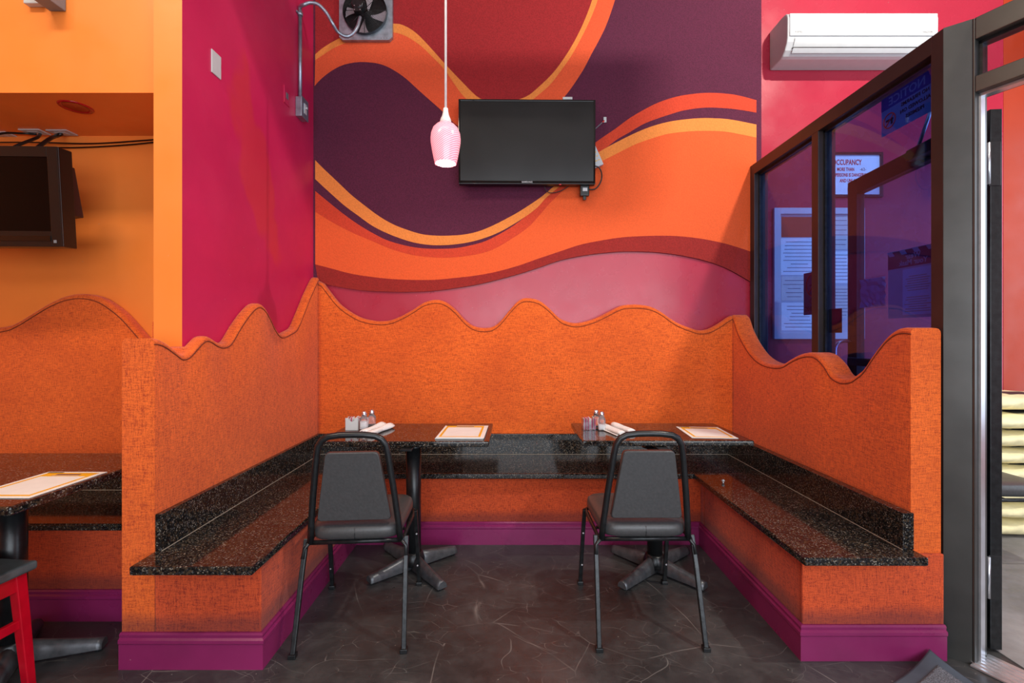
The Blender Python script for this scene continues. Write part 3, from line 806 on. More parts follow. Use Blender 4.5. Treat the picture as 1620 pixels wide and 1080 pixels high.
# ------------------------------------------------------------------ wall television in the middle
def tv(name_loc, rz, tilt, w_, h_, t_, label, bezel=.012, bottom=.022, brand=None, deep=False):
    e = empty('television', name_loc, rz); e.rotation_euler = (tilt, 0, rz); tag(e, label, 'television')
    MB().box((-w_/2, 0, -h_/2), (w_/2, t_, h_/2), .004, 3).build('housing', M['plastic'], e)
    b = MB(); x0, x1, z0, z1 = -w_/2, w_/2, -h_/2, h_/2
    b.box((x0, -.006, z0), (x0+bezel, 0, z1), .002); b.box((x1-bezel, -.006, z0), (x1, 0, z1), .002)
    b.box((x0+bezel, -.006, z1-bezel), (x1-bezel, 0, z1), .002); b.box((x0+bezel, -.006, z0), (x1-bezel, 0, z0+bottom), .002)
    b.build('bezel', M['gloss'] if not deep else M['plastic'], e)
    MB().box((x0+bezel, -.002, z0+bottom), (x1-bezel, -.0003, z1-bezel)).build('screen', M['screen2' if deep else 'screen'], e)
    return e
e = tv((.1035, 3.345, 2.690), math.radians(.8), math.radians(1.0), .978, .598, .05, 'flat black television hanging on the wave mural, power strip behind it')
text_mesh('SAMSUNG', .017, M['offw'], 'maker_lettering', e, Matrix.Translation((0, -.0066, -.292)) @ Matrix.Rotation(PI/2, 4, 'X'), .0002, 'CENTER')
MB().box((.23, -.004, -.305), (.245, .004, -.299), .001).build('standby_light', M['redink'], e)
MB().box((-.15, .05, -.15), (.15, .105, .15), .004).build('wall_bracket', M['blk'], e)
e = empty('antenna_box', (.395, 3.36, 3.003)); tag(e, 'small white box lying on top edge of the mural television', 'adapter')
MB().box((-.035, -.0, 0), (.035, .04, .018), .004).build('box', M['whitep'], e)
e = empty('power_strip', (.575, 3.425, 2.62)); e.rotation_euler = (0, math.radians(-24), 0); tag(e, 'white power strip sticking out behind right edge of the mural television', 'power strip')
MB().box((-.055, -.018, -.095), (.055, .015, .085), .006).build('body', M['offw'], e)
b = MB()
for k in range(3): b.box((.0, -.0195, -.055+k*.03), (.022, -.0178, -.049+k*.03)); b.box((.028, -.0195, -.055+k*.03), (.04, -.0178, -.049+k*.03))
b.build('socket_slots', M['yellow'], e); MB().tube([(.012, -.018, .045), (.012, -.034, .045)], .010, 10).build('plug', M['blueink'], e)
o = MB().tube(catmull([(.555, 3.40, 2.545), (.63, 3.41, 2.53), (.650, 3.41, 2.46), (.62, 3.41, 2.39), (.575, 3.41, 2.37), (.50, 3.42, 2.39)], 6), .005, 8).build('power_cable', M['plastic'])
tag(o, 'black cable looping out at lower right of the mural television', 'cable')
o = MB().tube(catmull([(.23, 3.41, 2.42), (.24, 3.42, 2.375), (.28, 3.43, 2.352), (.36, 3.43, 2.37), (.44, 3.42, 2.42)], 6), .003, 8).build('power_cable', M['plastic'])
tag(o, 'thin black cable hanging under the mural television', 'cable')
e = empty('power_adapter', (.522, 3.40, 2.35)); tag(e, 'black power adapter hanging under lower right corner of the television', 'power adapter')
MB().box((-.033, -.018, -.032), (.033, .018, .045), .006).build('body', M['plastic'], e); MB().box((-.012, -.012, -.06), (.012, .012, -.032), .004).build('plug_neck', M['plastic'], e)
MB().box((-.015, -.0195, .0), (.018, -.018, .025)).build('label', M['offw'], e)
e = empty('cable_socket', tuple(at(957, 190, DW-.016))); tag(e, 'small white cable clip pinned into the purple carpet right of the television', 'cable clip')
MB().box((-.012, -.010, -.02), (.010, .001, .02), .003).build('clip', M['whitep'], e)
MB().tube([(-.006, -.010, -.008), (-.035, -.014, -.035), (-.085, -.03, -.085)], .004, 8).build('lead', M['greyink'], e)
MB().tube([(-.008, -.010, -.01), (-.022, -.012, -.022)], .0055, 8).build('connector', M['redink'], e)

# ------------------------------------------------------------------ pendant lamp
PX, PY = (705-VX)/F*2.3, 2.3
e = empty('pendant_lamp', (PX, PY, 2.15)); tag(e, 'lit pendant lamp with pink swirled glass shade on a white cord', 'lamp')
MB().tube([(0, 0, .262), (0, 0, CZ-2.15-.03)], .0062, 8).build('cord', M['cord'], e)
MB().lathe([(.012, .27), (.013, .255), (.017, .235), (.026, .215), (.029, .195)], n=24).build('socket_cap', M['cord'], e)
prof = [(.0525, 0), (.058, .02), (.066, .06), (.0725, .10), (.0735, .12), (.071, .145), (.062, .17), (.045, .188), (.028, .197)]
MB().lathe(prof+[(r-.004, z) for r, z in prof[::-1]], n=48, capb=False, capt=False).build('shade', M['shade'], e)
MB().lathe([(.001, .012), (.030, .014), (.047, .030), (.044, .07), (.028, .11), (.016, .15), (.001, .151)], n=24, capb=False, capt=False).build('bulb', M['bulb'], e)
MB().lathe([(.055, CZ-2.15-.03), (.06, CZ-2.15-.001)], n=24).build('ceiling_rose', M['cord'], e)
l = bpy.data.lights.new('pendant_glow', 'POINT'); l.energy = 3.5; l.color = (1, .86, .7); l.shadow_soft_size = .03
lo = bpy.data.objects.new('pendant_glow', l); COL.objects.link(lo); lo.location = (PX, PY, 2.135)

# ------------------------------------------------------------------ air conditioner
e = empty('air_conditioner', (1.905, DW, 3.27)); tag(e, 'long white air conditioner unit high on the crimson wall', 'air conditioner')
W_ = 1.045
pr = [(0, .0), (0, .285), (-.16, .285), (-.205, .278), (-.225, .262), (-.232, .235), (-.230, .105), (-.222, .075), (-.196, .03), (-.165, .006), (-.14, 0)]
b = MB(); b.grid([[(0, y, z) for y, z in pr], [(W_, y, z) for y, z in pr]], closed=True, smooth=False)
for f_ in (0, W_): b.poly([(f_, y, z) for y, z in pr])
bmesh.ops.remove_doubles(b.bm, verts=b.bm.verts, dist=1e-5)
b.build('body', M['offw'], e, bevel=.008)
b = MB(); b.box((.012, -.238, .108), (W_-.012, -.231, .262), .003, 3); b.build('front_panel', M['whitep'], e)
b = MB(); fl = [(-.2295, .098), (-.2265, .080), (-.214, .058), (-.206, .047)]
b.grid([[(.05, y-.004, z) for y, z in fl], [(W_-.05, y-.004, z) for y, z in fl]], smooth=True); b.build('louver', M['whitep'], e)
MB().box((.045, -.2135, .040), (W_-.045, -.196, .0445)).build('outlet_slot', M['plastic'], e)
b = MB(); fl = [(-.209, .039), (-.200, .026), (-.189, .014)]
b.grid([[(.05, y-.003, z) for y, z in fl], [(W_-.05, y-.003, z) for y, z in fl]]); b.build('lower_louver', M['offw'], e)
text_mesh('FUJITSU', .016, M['greyink'], 'maker_lettering', e, Matrix.Translation((.045, -.2385, .128)) @ Matrix.Rotation(PI/2, 4, 'X'))
text_mesh('HALCYON', .014, M['greyink'], 'range_lettering', e, Matrix.Translation((W_-.115, -.2385, .128)) @ Matrix.Rotation(PI/2, 4, 'X'))

# ------------------------------------------------------------------ exhaust fan and conduit
FX, FZ = (579-VX)/F*3.43, H+(VY-22)/F*3.43
e = empty('exhaust_fan', (FX, 3.456, FZ)); tag(e, 'square galvanised exhaust fan at the top of the mural', 'fan')
s2 = .195; R_ = .160
b = MB(); n = 48; yp = -.032     # square plate with a round hole
outer = []; inner = []
for k in range(n):
    a = 2*PI*(k+.5)/n; ca, sa = math.cos(a), math.sin(a); m = max(abs(ca), abs(sa)); outer.append((s2*ca/m, yp, s2*sa/m)); inner.append((R_*ca, yp, R_*sa))
b.grid([outer, inner], closed=True, smooth=False); b.grid([[(x, -.004, z) for x, y, z in outer], outer], closed=True, smooth=False)
b.build('housing_plate', M['galv'], e)
b = MB(); b.grid([[(x, yp-.028, z) for x, y, z in inner], [(x, yp, z) for x, y, z in inner], [(x*.97, -.006, z*.97) for x, y, z in inner]], closed=True)
b.lathe([(R_*.97, 0), (.001, 0)], n=40, capb=False, capt=False, M4=Matrix.Translation((0, -.005, 0)) @ Matrix.Rotation(PI/2, 4, 'X')); b.build('duct_ring', M['blk_metal'], e)
for k in range(4):
    b = MB(); rows = []
    for i in range(7):
        r_ = .035+.115*i/6; wd = .25+.32*(i/6)
        rows.append([(r_*math.cos(a), -.018-.010*math.sin((a-wd*.0)/wd*PI/2)*0-.012*((a)/wd), r_*math.sin(a)) for a in [wd*j/5-wd/2+.25*i/6 for j in range(6)]])
    b.grid(rows)
    rot = Matrix.Rotation(PI/2*k+.35, 4, 'Y')
    for v_ in b.bm.verts: v_.co = rot @ v_.co
    b.build('blade', plain_bl if k else (globals().setdefault('plain_bl', plain('fan_blade_metal', srgb(205, 192, 200), .5, 0))), e)
b = MB()
for k in range(15):
    r_ = .028+k*.0092; b.tube([(r_*math.cos(2*PI*j/36), yp-.030-.012*(1-r_/.16), r_*math.sin(2*PI*j/36)) for j in range(36)], .0015, 5, closed=True)
for k in range(8):
    a = PI*k/4; b.tube([(.02*math.cos(a), yp-.040, .02*math.sin(a)), (.158*math.cos(a), yp-.028, .158*math.sin(a))], .002, 6)
b.build('wire_guard', M['blk'], e)
b = MB(); b.lathe([(.042, 0), (.044, .01), (.044, .055), (.036, .064)], n=28, M4=Matrix.Translation((-.030, yp-.036, .012)) @ Matrix.Rotation(PI/2, 4, 'X'))
b.box((-.058, -.128, -.048), (-.002, yp-.04, .0), .004); b.build('motor', M['blk_metal'], e)
b = MB()
for x, z in ((-.05, -.04), (-.01, -.04), (-.05, -.012), (-.01, -.012), (-.06, .03), (0, .03)): b.lathe([(.004, 0), (.003, .004)], n=8, M4=Matrix.Translation((x, -.1285, z)) @ Matrix.Rotation(PI/2, 4, 'X'))
for sx in (-1, 1):
    for k in range(3): b.lathe([(.0035, 0), (.003, .003)], n=8, M4=Matrix.Translation((sx*(.165-.022*k), yp, -.182)) @ Matrix.Rotation(PI/2, 4, 'X'))
b.build('screws', M['steel'], e)
# electrical conduit on the magenta wall
cx_ = XL+.016
def cw(px, py): return onx(px, py, cx_)
e = empty('electrical_conduit', tuple(cw(475, 158))); tag(e, 'grey metal conduit rising up the wall corner and looping to the fan', 'conduit')
inv = -Vector(cw(475, 158))
P0 = cw(475, 160); P1 = cw(476, 24)
P1.y = P0.y
MB().tube([P0+inv, P1+inv], .0115, 12).build('pipe', M['galv'], e)
tp = P1
lp_ = [P1, P1+Vector((0, 0, .05))]+[at(px, py, d) for px, py, d in ((480, 8, 3.16), (490, 4.5, 3.17), (503, 7, 3.18), (516, 20, 3.2), (526, 37, 3.22), (534, 50, 3.26), (546, 57.5, 3.28), (556, 55, 3.29), (565, 43, 3.30), (570, 27, 3.32))]
MB().tube([q+inv for q in catmull(lp_, 6)], .0115, 12).build('flexible_hose', M['galv'], e)
b = MB(); b.lathe([(.017, -.012), (.017, .012)], loc=P1+inv, n=20); b.box(P1+inv+Vector((-.014, -.035, -.006)), P1+inv+Vector((-.004, .035, .006)), .002); b.build('strap', M['galv'], e)
jb = onx(478, 173, XL+.02)
e = empty('junction_box', (XL, jb.y-.01, jb.z)); tag(e, 'galvanised junction box with a switch at the foot of the conduit', 'junction box')
MB().box((0, -.048, -.07), (.042, .048, .062), .004).build('box', M['galv'], e)
MB().box((.042, -.052, -.074), (.046, .052, .066), .003).build('cover', M['galv'], e)
MB().box((.046, -.018, -.04), (.050, .018, .03), .002).build('switch_plate', M['whitep'], e)
MB().box((.050, -.005, -.005), (.062, .005, .008), .002).build('toggle', M['offw'], e)

# wall plates
q = onx(341, 102, XL)
o = MB().box((XL, q.y-.037, q.z-.057), (XL+.006, q.y+.037, q.z+.057), .003).build('blank_plate', M['whitep']); tag(o, 'white blank wall plate high on the magenta wall', 'wall plate')
q = onx(453, 152, XL)
e = empty('wall_socket', (XL, q.y, q.z)); tag(e, 'magenta-painted wall socket plate left of the junction box', 'wall socket')
MB().box((0, -.036, -.056), (.005, .036, .056), .002).build('plate', M['magenta'], e); MB().box((.005, -.014, -.02), (.0065, .014, .02), .002).build('socket', M['greyink'], e)

# ------------------------------------------------------------------ left booth television and cables
LC = Vector((-2.678, 2.262, 1.978))
e = tv(tuple(LC), math.radians(2), math.radians(3.5), .955, .480, .075, 'black television hanging in the orange recess at the left edge', .05, .075, None, True)
MB().box((-.42, -.009, -.213), (.425, -.0065, -.188), .001).build('gloss_strip', M['gloss'], e)
MB().box((.438, -.0075, -.222), (.452, -.0062, -.208)).build('badge', M['grey'], e)
MB().box((-.12, .075, -.12), (.12, .36, .1), .01).build('wall_mount', M['blk'], e)
e = empty('cable_box', (-2.285, 2.40, 2.055)); e.rotation_euler = (math.radians(4), math.radians(-7), 0); tag(e, 'slim dark cable box mounted behind right side of the left television', 'cable box')
MB().box((-.03, -.03, -.14), (.016, .05, .12), .006).build('case', plain('dark_plum_plastic', srgb(44, 24, 34), .4), e)
b = MB(); b.box((-.006, -.032, .085), (.000, -.030, .11)); 
for k in range(3): b.box((-.004, -.032, .01-k*.02), (.000, -.030, .014-k*.02))
b.build('indicator_marks', M['offw'], e)
MB().lathe([(.02, 0), (.024, .01), (.02, .03)], n=20, M4=Matrix.Translation((.0, -.01, -.165)) @ Matrix.Rotation(PI/2, 4, 'X')).build('coax_plug', M['gloss'], e)
SZ = 2.448
def up(px, py): d = (SZ-H)*F/(VY-py); return Vector(((px-VX)/F*d, d, SZ))
q = up(120, 169)
e = empty('recessed_light', tuple(q)); tag(e, 'round red painted recessed light in the soffit over the left booth', 'light')
MB().lathe([(.050, .0), (.052, -.002), (.066, -.006), (.070, -.001), (.070, .0)], n=40, capb=False, capt=False).build('trim_ring', M['redtrim'], e)
MB().lathe([(.050, -.002), (.046, -.0015), (.001, -.001)], n=40, capb=False, capt=False).build('reflector', plain('red_reflector', srgb(150, 30, 22), .12, .6), e)
for i, (px, py, lab) in enumerate(((98, 209, 'white outlet plate in the soffit nearest the pillar'), (55, 208, 'paint-splashed outlet plate in the soffit, middle of three'), (3, 212, 'outlet plate in the soffit at the left edge of the photo'))):
    q = up(px, py)
    e = empty('outlet_plate', tuple(q), math.radians(0)); tag(e, lab, 'outlet plate')
    MB().box((-.058, -.036, -.006), (.058, .036, 0), .002).build('plate', M['offw'] if i == 0 else M['whitep'], e)
    MB().box((-.03, -.016, -.008), (.03, .016, -.006), .001).build('socket', M['whitep'], e)
def cable(pts, r, lab, m='plastic'):
    o = MB().tube(catmull(pts, 6), r, 8).build('hanging_cable', M[m]); return tag(o, lab, 'cable')
q1 = up(98, 209); q2 = up(58, 209)
cable([q1+Vector((0, 0, -.008)), q1+Vector((-.01, -.02, -.03)), (-2.50, 2.52, 2.36), (-2.53, 2.44, 2.24), (-2.54, 2.40, 2.15)], .010, 'black plug lead hanging from the soffit plate nearest the pillar')
cable([q2+Vector((0, 0, -.012)), q2+Vector((-.05, -.03, -.02)), (-2.75, 2.50, 2.38), (-2.82, 2.44, 2.28), (-2.85, 2.40, 2.15)], .006, 'black lead arching over the left television')
cable([q2+Vector((.02, 0, -.012)), (-2.60, 2.55, 2.38), (-2.63, 2.47, 2.30), (-2.7, 2.40, 2.18)], .008, 'black plug lead dropping from the middle soffit plate')
cable([(-1.66, 2.672, 2.443), (-1.80, 2.670, 2.440), (-2.1, 2.668, 2.418), (-2.4, 2.668, 2.400), (-2.75, 2.64, 2.395), (-3.2, 2.66, 2.40)], .004, 'upper thin black cable strung along the recess wall')
cable([(-1.66, 2.672, 2.430), (-1.9, 2.670, 2.422), (-2.2, 2.668, 2.392), (-2.5, 2.666, 2.376), (-2.8, 2.64, 2.370), (-3.2, 2.66, 2.374)], .004, 'lower thin black cable strung along the recess wall')
# emergency sounder pieces at top left
q = at(56, 4, 2.195)
e = empty('alarm_box', (q.x, 2.204, q.z+.06)); tag(e, 'small white box on the orange soffit at the top left', 'alarm')
MB().box((-.036, -.03, -.077), (.036, 0, .06), .004).build('case', M['whitep'], e); MB().lathe([(.003, 0), (.002, .001)], n=10, M4=Matrix.Translation((0, -.0302, -.06)) @ Matrix.Rotation(PI/2, 4, 'X')).build('button', M['grey'], e)
q = at(82, 4, 2.15)
e = empty('speaker_bracket', (q.x-.02, 2.204, q.z+.07)); tag(e, 'dark grey bracketed box beside the white alarm box, top left', 'speaker')
MB().box((-.04, -.11, -.075), (.035, -.0, .09), .005).build('case', M['grey'], e)

# ------------------------------------------------------------------ glazed screen
PXX = 1.754; ZT = 2.555
e = empty('glazed_screen', (PXX, 2.7, 0)); tag(e, 'brown metal-framed screen with two blue tinted panes beside the booth', 'glazed screen')
def sb(name, a, b_, m, bev=.003, parent=e):
    a = Vector(a)-Vector((PXX, 2.7, 0)); b_ = Vector(b_)-Vector((PXX, 2.7, 0)); return MB().box(a, b_, bev).build(name, m, parent)
TH = .10
sb('top_rail', (PXX, 1.96, ZT-.075), (PXX+TH, 3.40, ZT), M['alum_b'])
sb('bottom_rail', (PXX, 1.96, .0), (PXX+TH, 3.40, .12), M['alum_b'])
sb('stile', (PXX, 3.395, 0), (PXX+TH, 3.4545, ZT), M['alum_b'])
sb('mullion', (PXX, 2.685, .12), (PXX+TH, 2.745, ZT-.075), M['alum_b'])
sb('end_post', (PXX, 1.905, 0), (PXX+.085, 1.962, ZT), M['alum_b'])
for y0, y1 in ((1.962, 2.685), (2.745, 3.395)):
    p = sb('pane', (PXX+.040, y0, .12), (PXX+.046, y1, ZT-.075), M['pane'], 0)
    b = MB()
    for (ya, yb) in ((y0, y0+.014), (y1-.014, y1)):
        b.box(Vector((PXX+.030, ya, .12))-Vector((PXX, 2.7, 0)), Vector((PXX+.056, yb, ZT-.075))-Vector((PXX, 2.7, 0)))
    b.box(Vector((PXX+.030, y0, ZT-.089))-Vector((PXX, 2.7, 0)), Vector((PXX+.056, y1, ZT-.075))-Vector((PXX, 2.7, 0)))
    b.build('glazing_bead', M['blk_metal'], p)

# ------------------------------------------------------------------ door frame, turned from the screen
u = Vector((.42, -.907, 0)).normalized(); nrm = Vector((-u.y, u.x, 0))  # nrm points into the next room
B0 = Vector((1.818, 1.850, 0))
RM = Matrix(((u.x, nrm.x, 0, B0.x), (u.y, nrm.y, 0, B0.y), (0, 0, 1, 0), (0, 0, 0, 1)))
def db(name, a, b_, m, bev=.002, parent=None):
    return MB().box(a, b_, bev, 2, RM).build(name, m, parent)
# corner post facing the booth, canted
b = MB(); A_ = Vector((PXX, 1.9045, 0)); 
b.poly([A_, B0-nrm*0, B0+nrm*.11, Vector((PXX+.085, 1.9045, 0))], (0, 0, ZT+.0)); struct(b.build('trim_3', M['alum']), 'canted aluminium corner post')
e = empty('door_1'); struct(e, 'aluminium door frame with a clear transom, standing open')
db('jamb', (0.0005, 0, 0), (.008, .10, ZT), M['alum'], .003, e)
db('jamb', (1.02, 0, 0), (1.075, .10, ZT), M['alum'], .003, e)
db('head', (.008, 0, ZT-.085), (1.02, .10, ZT), M['alum'], .003, e)
db('transom_bar', (.008, 0, 2.262), (1.02, .10, 2.325), M['alum'], .003, e)
db('transom_pane', (.008, .045, 2.325), (1.02, .051, ZT-.085), M['transom'], 0, e)
b = MB(); b.box((.008, .03, 2.325), (.020, .07, ZT-.085), 0, 2, RM); b.box((.008, .03, 2.325), (1.02, .07, 2.337), 0, 2, RM); b.box((.008, .03, ZT-.097), (1.02, .07, ZT-.085), 0, 2, RM); b.build('glazing_bead', M['blk_metal'], e)
db('door_stop', (.008, .028, 0), (.016, .062, 2.262), M['steel'], .001, e)
db('door_stop', (.008, .028, 2.250), (1.02, .062, 2.262), M['steel'], .001, e)
b = MB(); b.box((.0, -.02, .001), (1.07, .13, .010), .003, 2, RM)
for k in range(5): b.box((.0, .0+.025*k, .010), (1.07, .008+.025*k, .014), .001, 2, RM)
b.build('threshold', M['steel'], e)

# the leaf stands open into the next room
h0 = Vector((1.966, 1.925, 0)); h1 = Vector((2.045, 2.856, 0)); lv = (h1-h0); LL = lv.length; lv.normalize(); ln_ = Vector((lv.y, -lv.x, 0))
LM = Matrix(((lv.x, ln_.x, 0, h0.x), (lv.y, ln_.y, 0, h0.y), (0, 0, 1, 0), (0, 0, 0, 1)))
e = empty('door_leaf'); tag(e, 'open glazed door leaf in dark metal standing behind the glass screen', 'door')
def lf(name, a, b_, m, bev=.002, parent=e): return MB().box(a, b_, bev, 2, LM).build(name, m, parent)
DT = .045; ZD = 2.235
lf('hinge_stile', (0, 0, .012), (.075, DT, ZD), M['blk_metal'])
lf('lock_stile', (LL-.085, 0, .012), (LL, DT, ZD), M['alum_b'])
lf('top_rail', (.075, 0, ZD-.09), (LL-.085, DT, ZD), M['alum_b'])
lf('bottom_rail', (.075, 0, .012), (LL-.085, DT, .22), M['alum_b'])
lf('pane', (.075, .019, .22), (LL-.085, .025, ZD-.09), M['transom'], 0)
lf('push_bar', (.10, -.04, 1.13), (LL-.06, -.012, 1.175), M['alum_b'], .006)
b = MB(); b.box((.10, -.012, 1.135), (.13, 0, 1.17), 0, 2, LM); b.box((LL-.07, -.012, 1.135), (LL-.04, 0, 1.17), 0, 2, LM); b.build('push_bar_mount', M['blk'], e)
b = MB(); b.tube([LM @ Vector(p_) for p_ in catmull([(LL-.03, 0, 1.27), (LL-.03, -.05, 1.27), (LL-.035, -.085, 1.24), (LL-.035, -.09, 1.15), (LL-.035, -.09, 1.02), (LL-.035, -.06, .98), (LL-.035, 0, .98)], 5)], .009, 10); b.build('pull_handle', M['chrome'], e)
lf('lock_plate', (LL-.06, -.004, 1.36), (LL-.02, 0, 1.47), M['blk'])
for z in (1.98, .28):
    hg = lf('hinge', (-.002, -.006, z-.06), (.001, DT-.005, z+.12), M['blk'])
    b = MB(); b.tube([LM @ Vector((-.004, -.010, z-.055)), LM @ Vector((-.004, -.010, z+.115))], .006, 10); b.build('hinge_pin', M['steel'], hg)
b = MB(); b.box((.10, -.06, ZD-.075), (.38, -.0, ZD-.02), .008, 3, LM); cb = b.build('closer_body', M['plastic'], e)
b = MB(); b.tube([LM @ Vector((.33, -.035, ZD-.015)), LM @ Vector((.20, -.07, ZD+.12))], .008, 8); b.build('closer_arm', M['steel'], e)

# ------------------------------------------------------------------ signs and notices
def wall_frame(x0, x1, z0, z1, fm, fw, y, name, label, cat, depth=.02, back=None):
    e = empty(name, ((x0+x1)/2, y, (z0+z1)/2)); tag(e, label, cat); w_, h_ = (x1-x0)/2, (z1-z0)/2
    b = MB(); b.box((-w_, -depth, -h_), (-w_+fw, 0, h_), .002); b.box((w_-fw, -depth, -h_), (w_, 0, h_), .002)
    b.box((-w_+fw, -depth, h_-fw), (w_-fw, 0, h_), .002); b.box((-w_+fw, -depth, -h_), (w_-fw, 0, -h_+fw), .002); b.build('frame', fm, e)
    MB().box((-w_+fw, -.006, -h_+fw), (w_-fw, -.0005, h_-fw)).build('backing', back or M['paper'], e)
    return e
XR = Matrix.Rotation(PI/2, 4, 'X')
e = wall_frame(2.235, 2.735, 2.330, 2.660, M['blk'], .018, DW, 'occupancy_sign', 'framed occupancy notice in red letters on the wall behind the glass screen', 'sign')
for txt, sz, zz, bo, xe in (('OCCUPANCY', .056, .075, .0014, .099), ('MORE THAN', .036, .030, .001, .045), ('PERSONS IS DANGEROUS', .036, -.012, .001, .160), ('AND UNLAWFUL', .036, -.054, .001, .112)):
    text_mesh(txt, sz, M['redink'], 'lettering', e, Matrix.Translation((xe, -.0065, zz)) @ Matrix.Diagonal((.62, 1, 1, 1)) @ XR, bo, 'RIGHT')
text_mesh('-62-', .030, M['ink'], 'number', e, Matrix.Translation((.085, -.0065, .032)) @ XR)
b = MB(); b.tube([(.02+.024*math.cos(2*PI*k/20), -.0066, -.105+.024*math.sin(2*PI*k/20)) for k in range(20)], .002, 5, closed=True); b.build('seal', M['redink'], e)

e = wall_frame(1.927, 2.593, 1.281, 2.247, M['whitep'], .045, DW, 'notice_board', 'white framed notice board full of permits behind the glass screen', 'notice board', .028, M['offw'])
rr = random.Random(5)
def sheet(parent, x0, x1, z0, z1, m, lines=0, rot=0, y=-.008):
    b = MB(); b.box((x0, y, z0), (x1, y+.0012, z1)); s_ = b.build('paper_sheet', m, parent)
    if lines:
        b = MB(); n_ = lines
        for k in range(n_):
            zz = z1-(z1-z0)*(k+1)/(n_+1); wv_ = rr.uniform(.45, .9)*(x1-x0)/2; c_ = (x0+x1)/2
            b.box((c_-wv_, y-.0006, zz-.0022), (c_+wv_, y-.0001, zz+.0022))
        b.build('printed_lines', M['greyink'], s_)
    return s_
MB().box((-.27, -.0075, .27), (-.03, -.0065, .42)).build('bare_cork', M['dorange'], e)
sheet(e, -.275, .0, -.01, .262, M['paper'], 9)
sheet(e, -.27, -.08, -.20, -.02, M['paper2'], 5); sheet(e, -.27, .0, -.42, -.215, M['paper'], 7)
sheet(e, .015, .275, .18, .43, M['paper2'], 6); sheet(e, .02, .27, -.07, .165, M['paper'], 8); sheet(e, .02, .27, -.33, -.09, M['paper2'], 9); sheet(e, -.06, .05, -.19, -.03, M['paper'], 4, y=-.010)
# the red touch-up card is painted on the board
# mirrored signs stuck on the outer face of the panes, read from the far side
SX = PXX+.048
def glass_sign(name, y0, y1, z0, z1, m, label, cat='sign', x=SX):
    e = empty(name, (x, (y0+y1)/2, (z0+z1)/2)); tag(e, label, cat); MB().box((0, -(y1-y0)/2, -(z1-z0)/2), (.0012, (y1-y0)/2, (z1-z0)/2)).build('sheet', m, e); return e
# local frame for writing read from +x, seen mirrored from the booth
# text x runs to +y as read from +x, so from the booth it is reversed
TXM = Matrix(((0, 0, 1, 0), (1, 0, 0, 0), (0, 1, 0, 0), (0, 0, 0, 1)))
def gtext(e, body, size, mat, y, z, bold=.0004, align='CENTER'):
    return text_mesh(body, size, mat, 'lettering', e, Matrix.Translation((-.0008, y, z)) @ TXM, bold, align)
def ring(e, y, z, r, m, t_=.004, x=-.001):
    b = MB(); b.tube([(x, y+r*math.cos(2*PI*k/28), z+r*math.sin(2*PI*k/28)) for k in range(28)], t_*.6, 6, closed=True)
    b.tube([(x, y-r*.7, z+r*.7), (x, y+r*.7, z-r*.7)], t_*.6, 6); return b.build('prohibition_ring', m, e)
e = glass_sign('notice_sign', 1.995, 2.285, 2.27, 2.452, M['offw'], 'blue headed notice banning firearms, seen reversed at the top of the glass')
MB().box((-.001, -.145, .030), (0, .145, .091)).build('blue_band', M['blueink'], e)
gtext(e, 'NOTICE', .055, M['offw'], 0, .042, .001)
gtext(e, 'NO FIREARMS', .024, M['ink'], -.045, .004); gtext(e, 'ALLOWED ON', .024, M['ink'], -.045, -.028); gtext(e, 'PREMISES', .024, M['ink'], -.045, -.060)
ring(e, .095, -.030, .034, M['redink'])
MB().box((-.001, .075, -.032), (0, .118, -.022)).build('pistol_symbol', M['ink'], e)
MB().box((-.001, .078, -.050), (0, .088, -.032)).build('pistol_grip', M['ink'], e)
e = glass_sign('mask_poster', 1.985, 2.245, 1.385, 1.70, M['paper2'], 'mask-wearing poster with two pages, seen reversed on the near pane')
MB().box((-.001, -.13, .075), (0, .13, .155)).build('dark_band', M['brownsign'], e)
gtext(e, 'Wear', .034, M['offw'], -.01, .112, .0006); gtext(e, 'Your Mask', .034, M['offw'], -.01, .084, .0006)
b = MB()
for k in range(4): b.poly([(-.0012, -.12+.07*k, .135), (-.0012, -.09+.07*k, .135), (-.0012, -.075+.07*k, .156), (-.0012, -.105+.07*k, .156)])
b.build('stripes', M['offw'], e)
MB().box((-.0015, -.115, -.145), (-.0003, .045, .065)).build('second_page', M['paper'], e)
gtext(e, 'Valid Proof', .022, M['ink'], -.035, .040)
b = MB()
for k in range(16):
    if k in (7, 8): continue
    z = .028-k*.0105; w2 = rr.uniform(.045, .07); b.box((-.0022, -.035-w2, z), (-.0015, -.035+w2, z+.0028))
b.build('printed_lines', M['greyink'], e)
e = glass_sign('no_smoking_sign', 2.745, 2.985, 1.435, 1.70, M['brownsign'], 'dark no-smoking sign behind the middle mullion, seen reversed', 'sign', PXX+TH+.003)
ring(e, .02, .05, .07, M['redink'], .009); gtext(e, 'NO', .05, M['ink'], .02, -.065, .001); gtext(e, 'SMOKING', .042, M['ink'], .015, -.11, .001)
MB().box((-.001, -.02, .045), (0, .06, .055)).build('cigarette_symbol', M['ink'], e)
e = glass_sign('brown_plate', 2.56, 2.668, 1.32, 1.455, M['alum_b'], 'small dark brown plate on the near pane just right of the middle mullion', 'plate')
e = glass_sign('document_pocket', 2.26, 2.44, 1.44, 1.60, M['clearp'], 'clear plastic pocket of crumpled white papers taped to the near pane', 'pocket', SX)
bp_ = e; b = MB(); rr2 = random.Random(9); rows = [[(.001+.009*rr2.random(), -.082+.164*i/9, -.072+.144*j/8) for j in range(9)] for i in range(10)]; b.grid(rows, smooth=False); b.build('crumpled_paper', M['paper'], e)

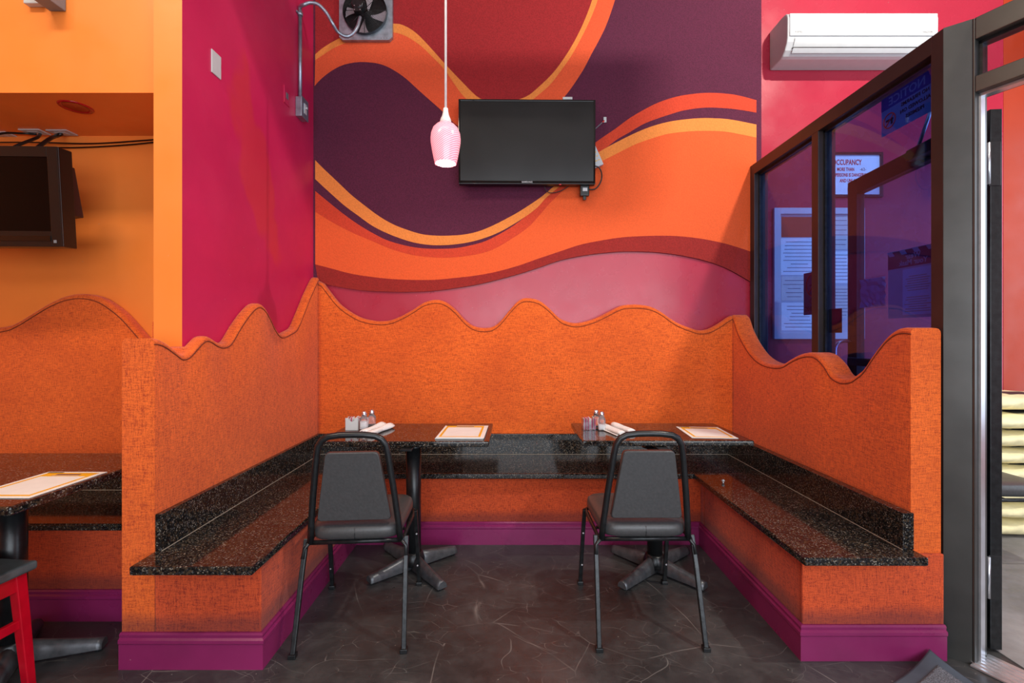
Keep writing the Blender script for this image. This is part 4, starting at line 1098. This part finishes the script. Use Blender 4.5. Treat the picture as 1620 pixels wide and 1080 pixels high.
# ------------------------------------------------------------------ sacks beyond the door
def sack(x, y, z, rz, s_, label, seed):
    e = empty('flour_sack', (x, y, z), rz); tag(e, label, 'sack', 'sacks stacked beyond the door')
    r_ = random.Random(seed); b = MB(); rows = []; L_, W2, T_ = .34*s_, .22*s_, .0535
    N = 22
    for i in range(N+1):
        t_ = i/N*2-1; row = []
        e1 = max(0, 1-abs(t_)**5)**.5
        for k in range(24):
            a = 2*PI*k/24; ca, sa = math.cos(a), math.sin(a)
            wy = W2*(.93+.07*e1)*math.copysign(abs(ca)**.7, ca); hz = T_*(.10+.90*e1)*math.copysign(abs(sa)**.8, sa)
            nz = noise.noise(Vector((t_*3+seed, wy*9, sa*2)))*.012*e1
            edge = .006*math.sin(a*7+t_*9)*e1
            row.append((L_*t_, wy+edge, T_+hz+nz*(1 if sa > 0 else .1)))
        rows.append(row)
    v = b.grid(rows, closed=True); b.bm.faces.new(v[0]); b.bm.faces.new(v[-1]); b.build('sack_body', M['bag'], e)
    b = MB(); pr_ = []
    for i in range(5):
        pr_.append([(L_*(-.25+.5*i/4), W2*(-.55+.12*0+ .5*j/6), T_*2.02+.003) for j in range(7)])
    b.grid(pr_)
    for v_ in b.bm.verts: v_.co.z = T_*1.93-(v_.co.y/W2)**2*T_*.35+.008
    b.build('printed_panel', M['bagdark'], e); return e
nb = ['bottom', 'second from the bottom', 'third from the bottom', 'fourth from the bottom', 'fifth from the bottom', 'sixth from the bottom', 'seventh from the bottom', 'top']
for k in range(8):
    sack(3.35+.03*math.sin(k*2.1), 3.19+.02*math.cos(k*1.7), .005+k*.1155, .05*math.sin(k*3.3), 1, 'cream flour sack beyond the open door, %s of its pile' % nb[k], k+1)

# ------------------------------------------------------------------ entrance mat with a curled corner
T0 = Vector((1.66, 1.862)); dl = Vector((-.905, -.425)); dr = Vector((.425, -.905))
b = MB(); rows = []; n1, n2 = 26, 34
def mz(a, c_):
    d_ = math.hypot(a, c_); return .006+.050*max(0, 1-d_/.20)**2+.004*math.sin(a*14)*math.exp(-c_*6)
def mgrid(a0, a1, c0, c1, z_, mi, dz=0):
    b.mi = mi; rows = []
    for i in range(n1+1):
        a = a0+(a1-a0)*(i/n1)**1.5; row = []
        for k in range(n2+1):
            c_ = c0+(c1-c0)*(k/n2)**1.5; p = T0+dl*a+dr*c_; row.append((p.x, p.y, mz(a, c_)+dz))
        rows.append(row)
    return b.grid(rows)
e = empty('floor_mat', (1.5, 1.5, 0)); tag(e, 'grey carpet floor mat with black rubber edge and a curled corner', 'mat')
mgrid(0, .95, 0, 1.35, 0, 0)
for v_ in b.bm.verts: v_.co -= Vector((1.5, 1.5, 0))
o1 = b.build('rubber_edge', M['rubber'], e)
md = o1.modifiers.new('solid', 'SOLIDIFY'); md.thickness = .004; md.offset = -1
b = MB(); mgrid(.045, .905, .045, 1.305, 0, 0, .004)
for v_ in b.bm.verts: v_.co -= Vector((1.5, 1.5, 0))
o2 = b.build('carpet_pile', M['mat'], e); md = o2.modifiers.new('solid', 'SOLIDIFY'); md.thickness = .0035; md.offset = -1
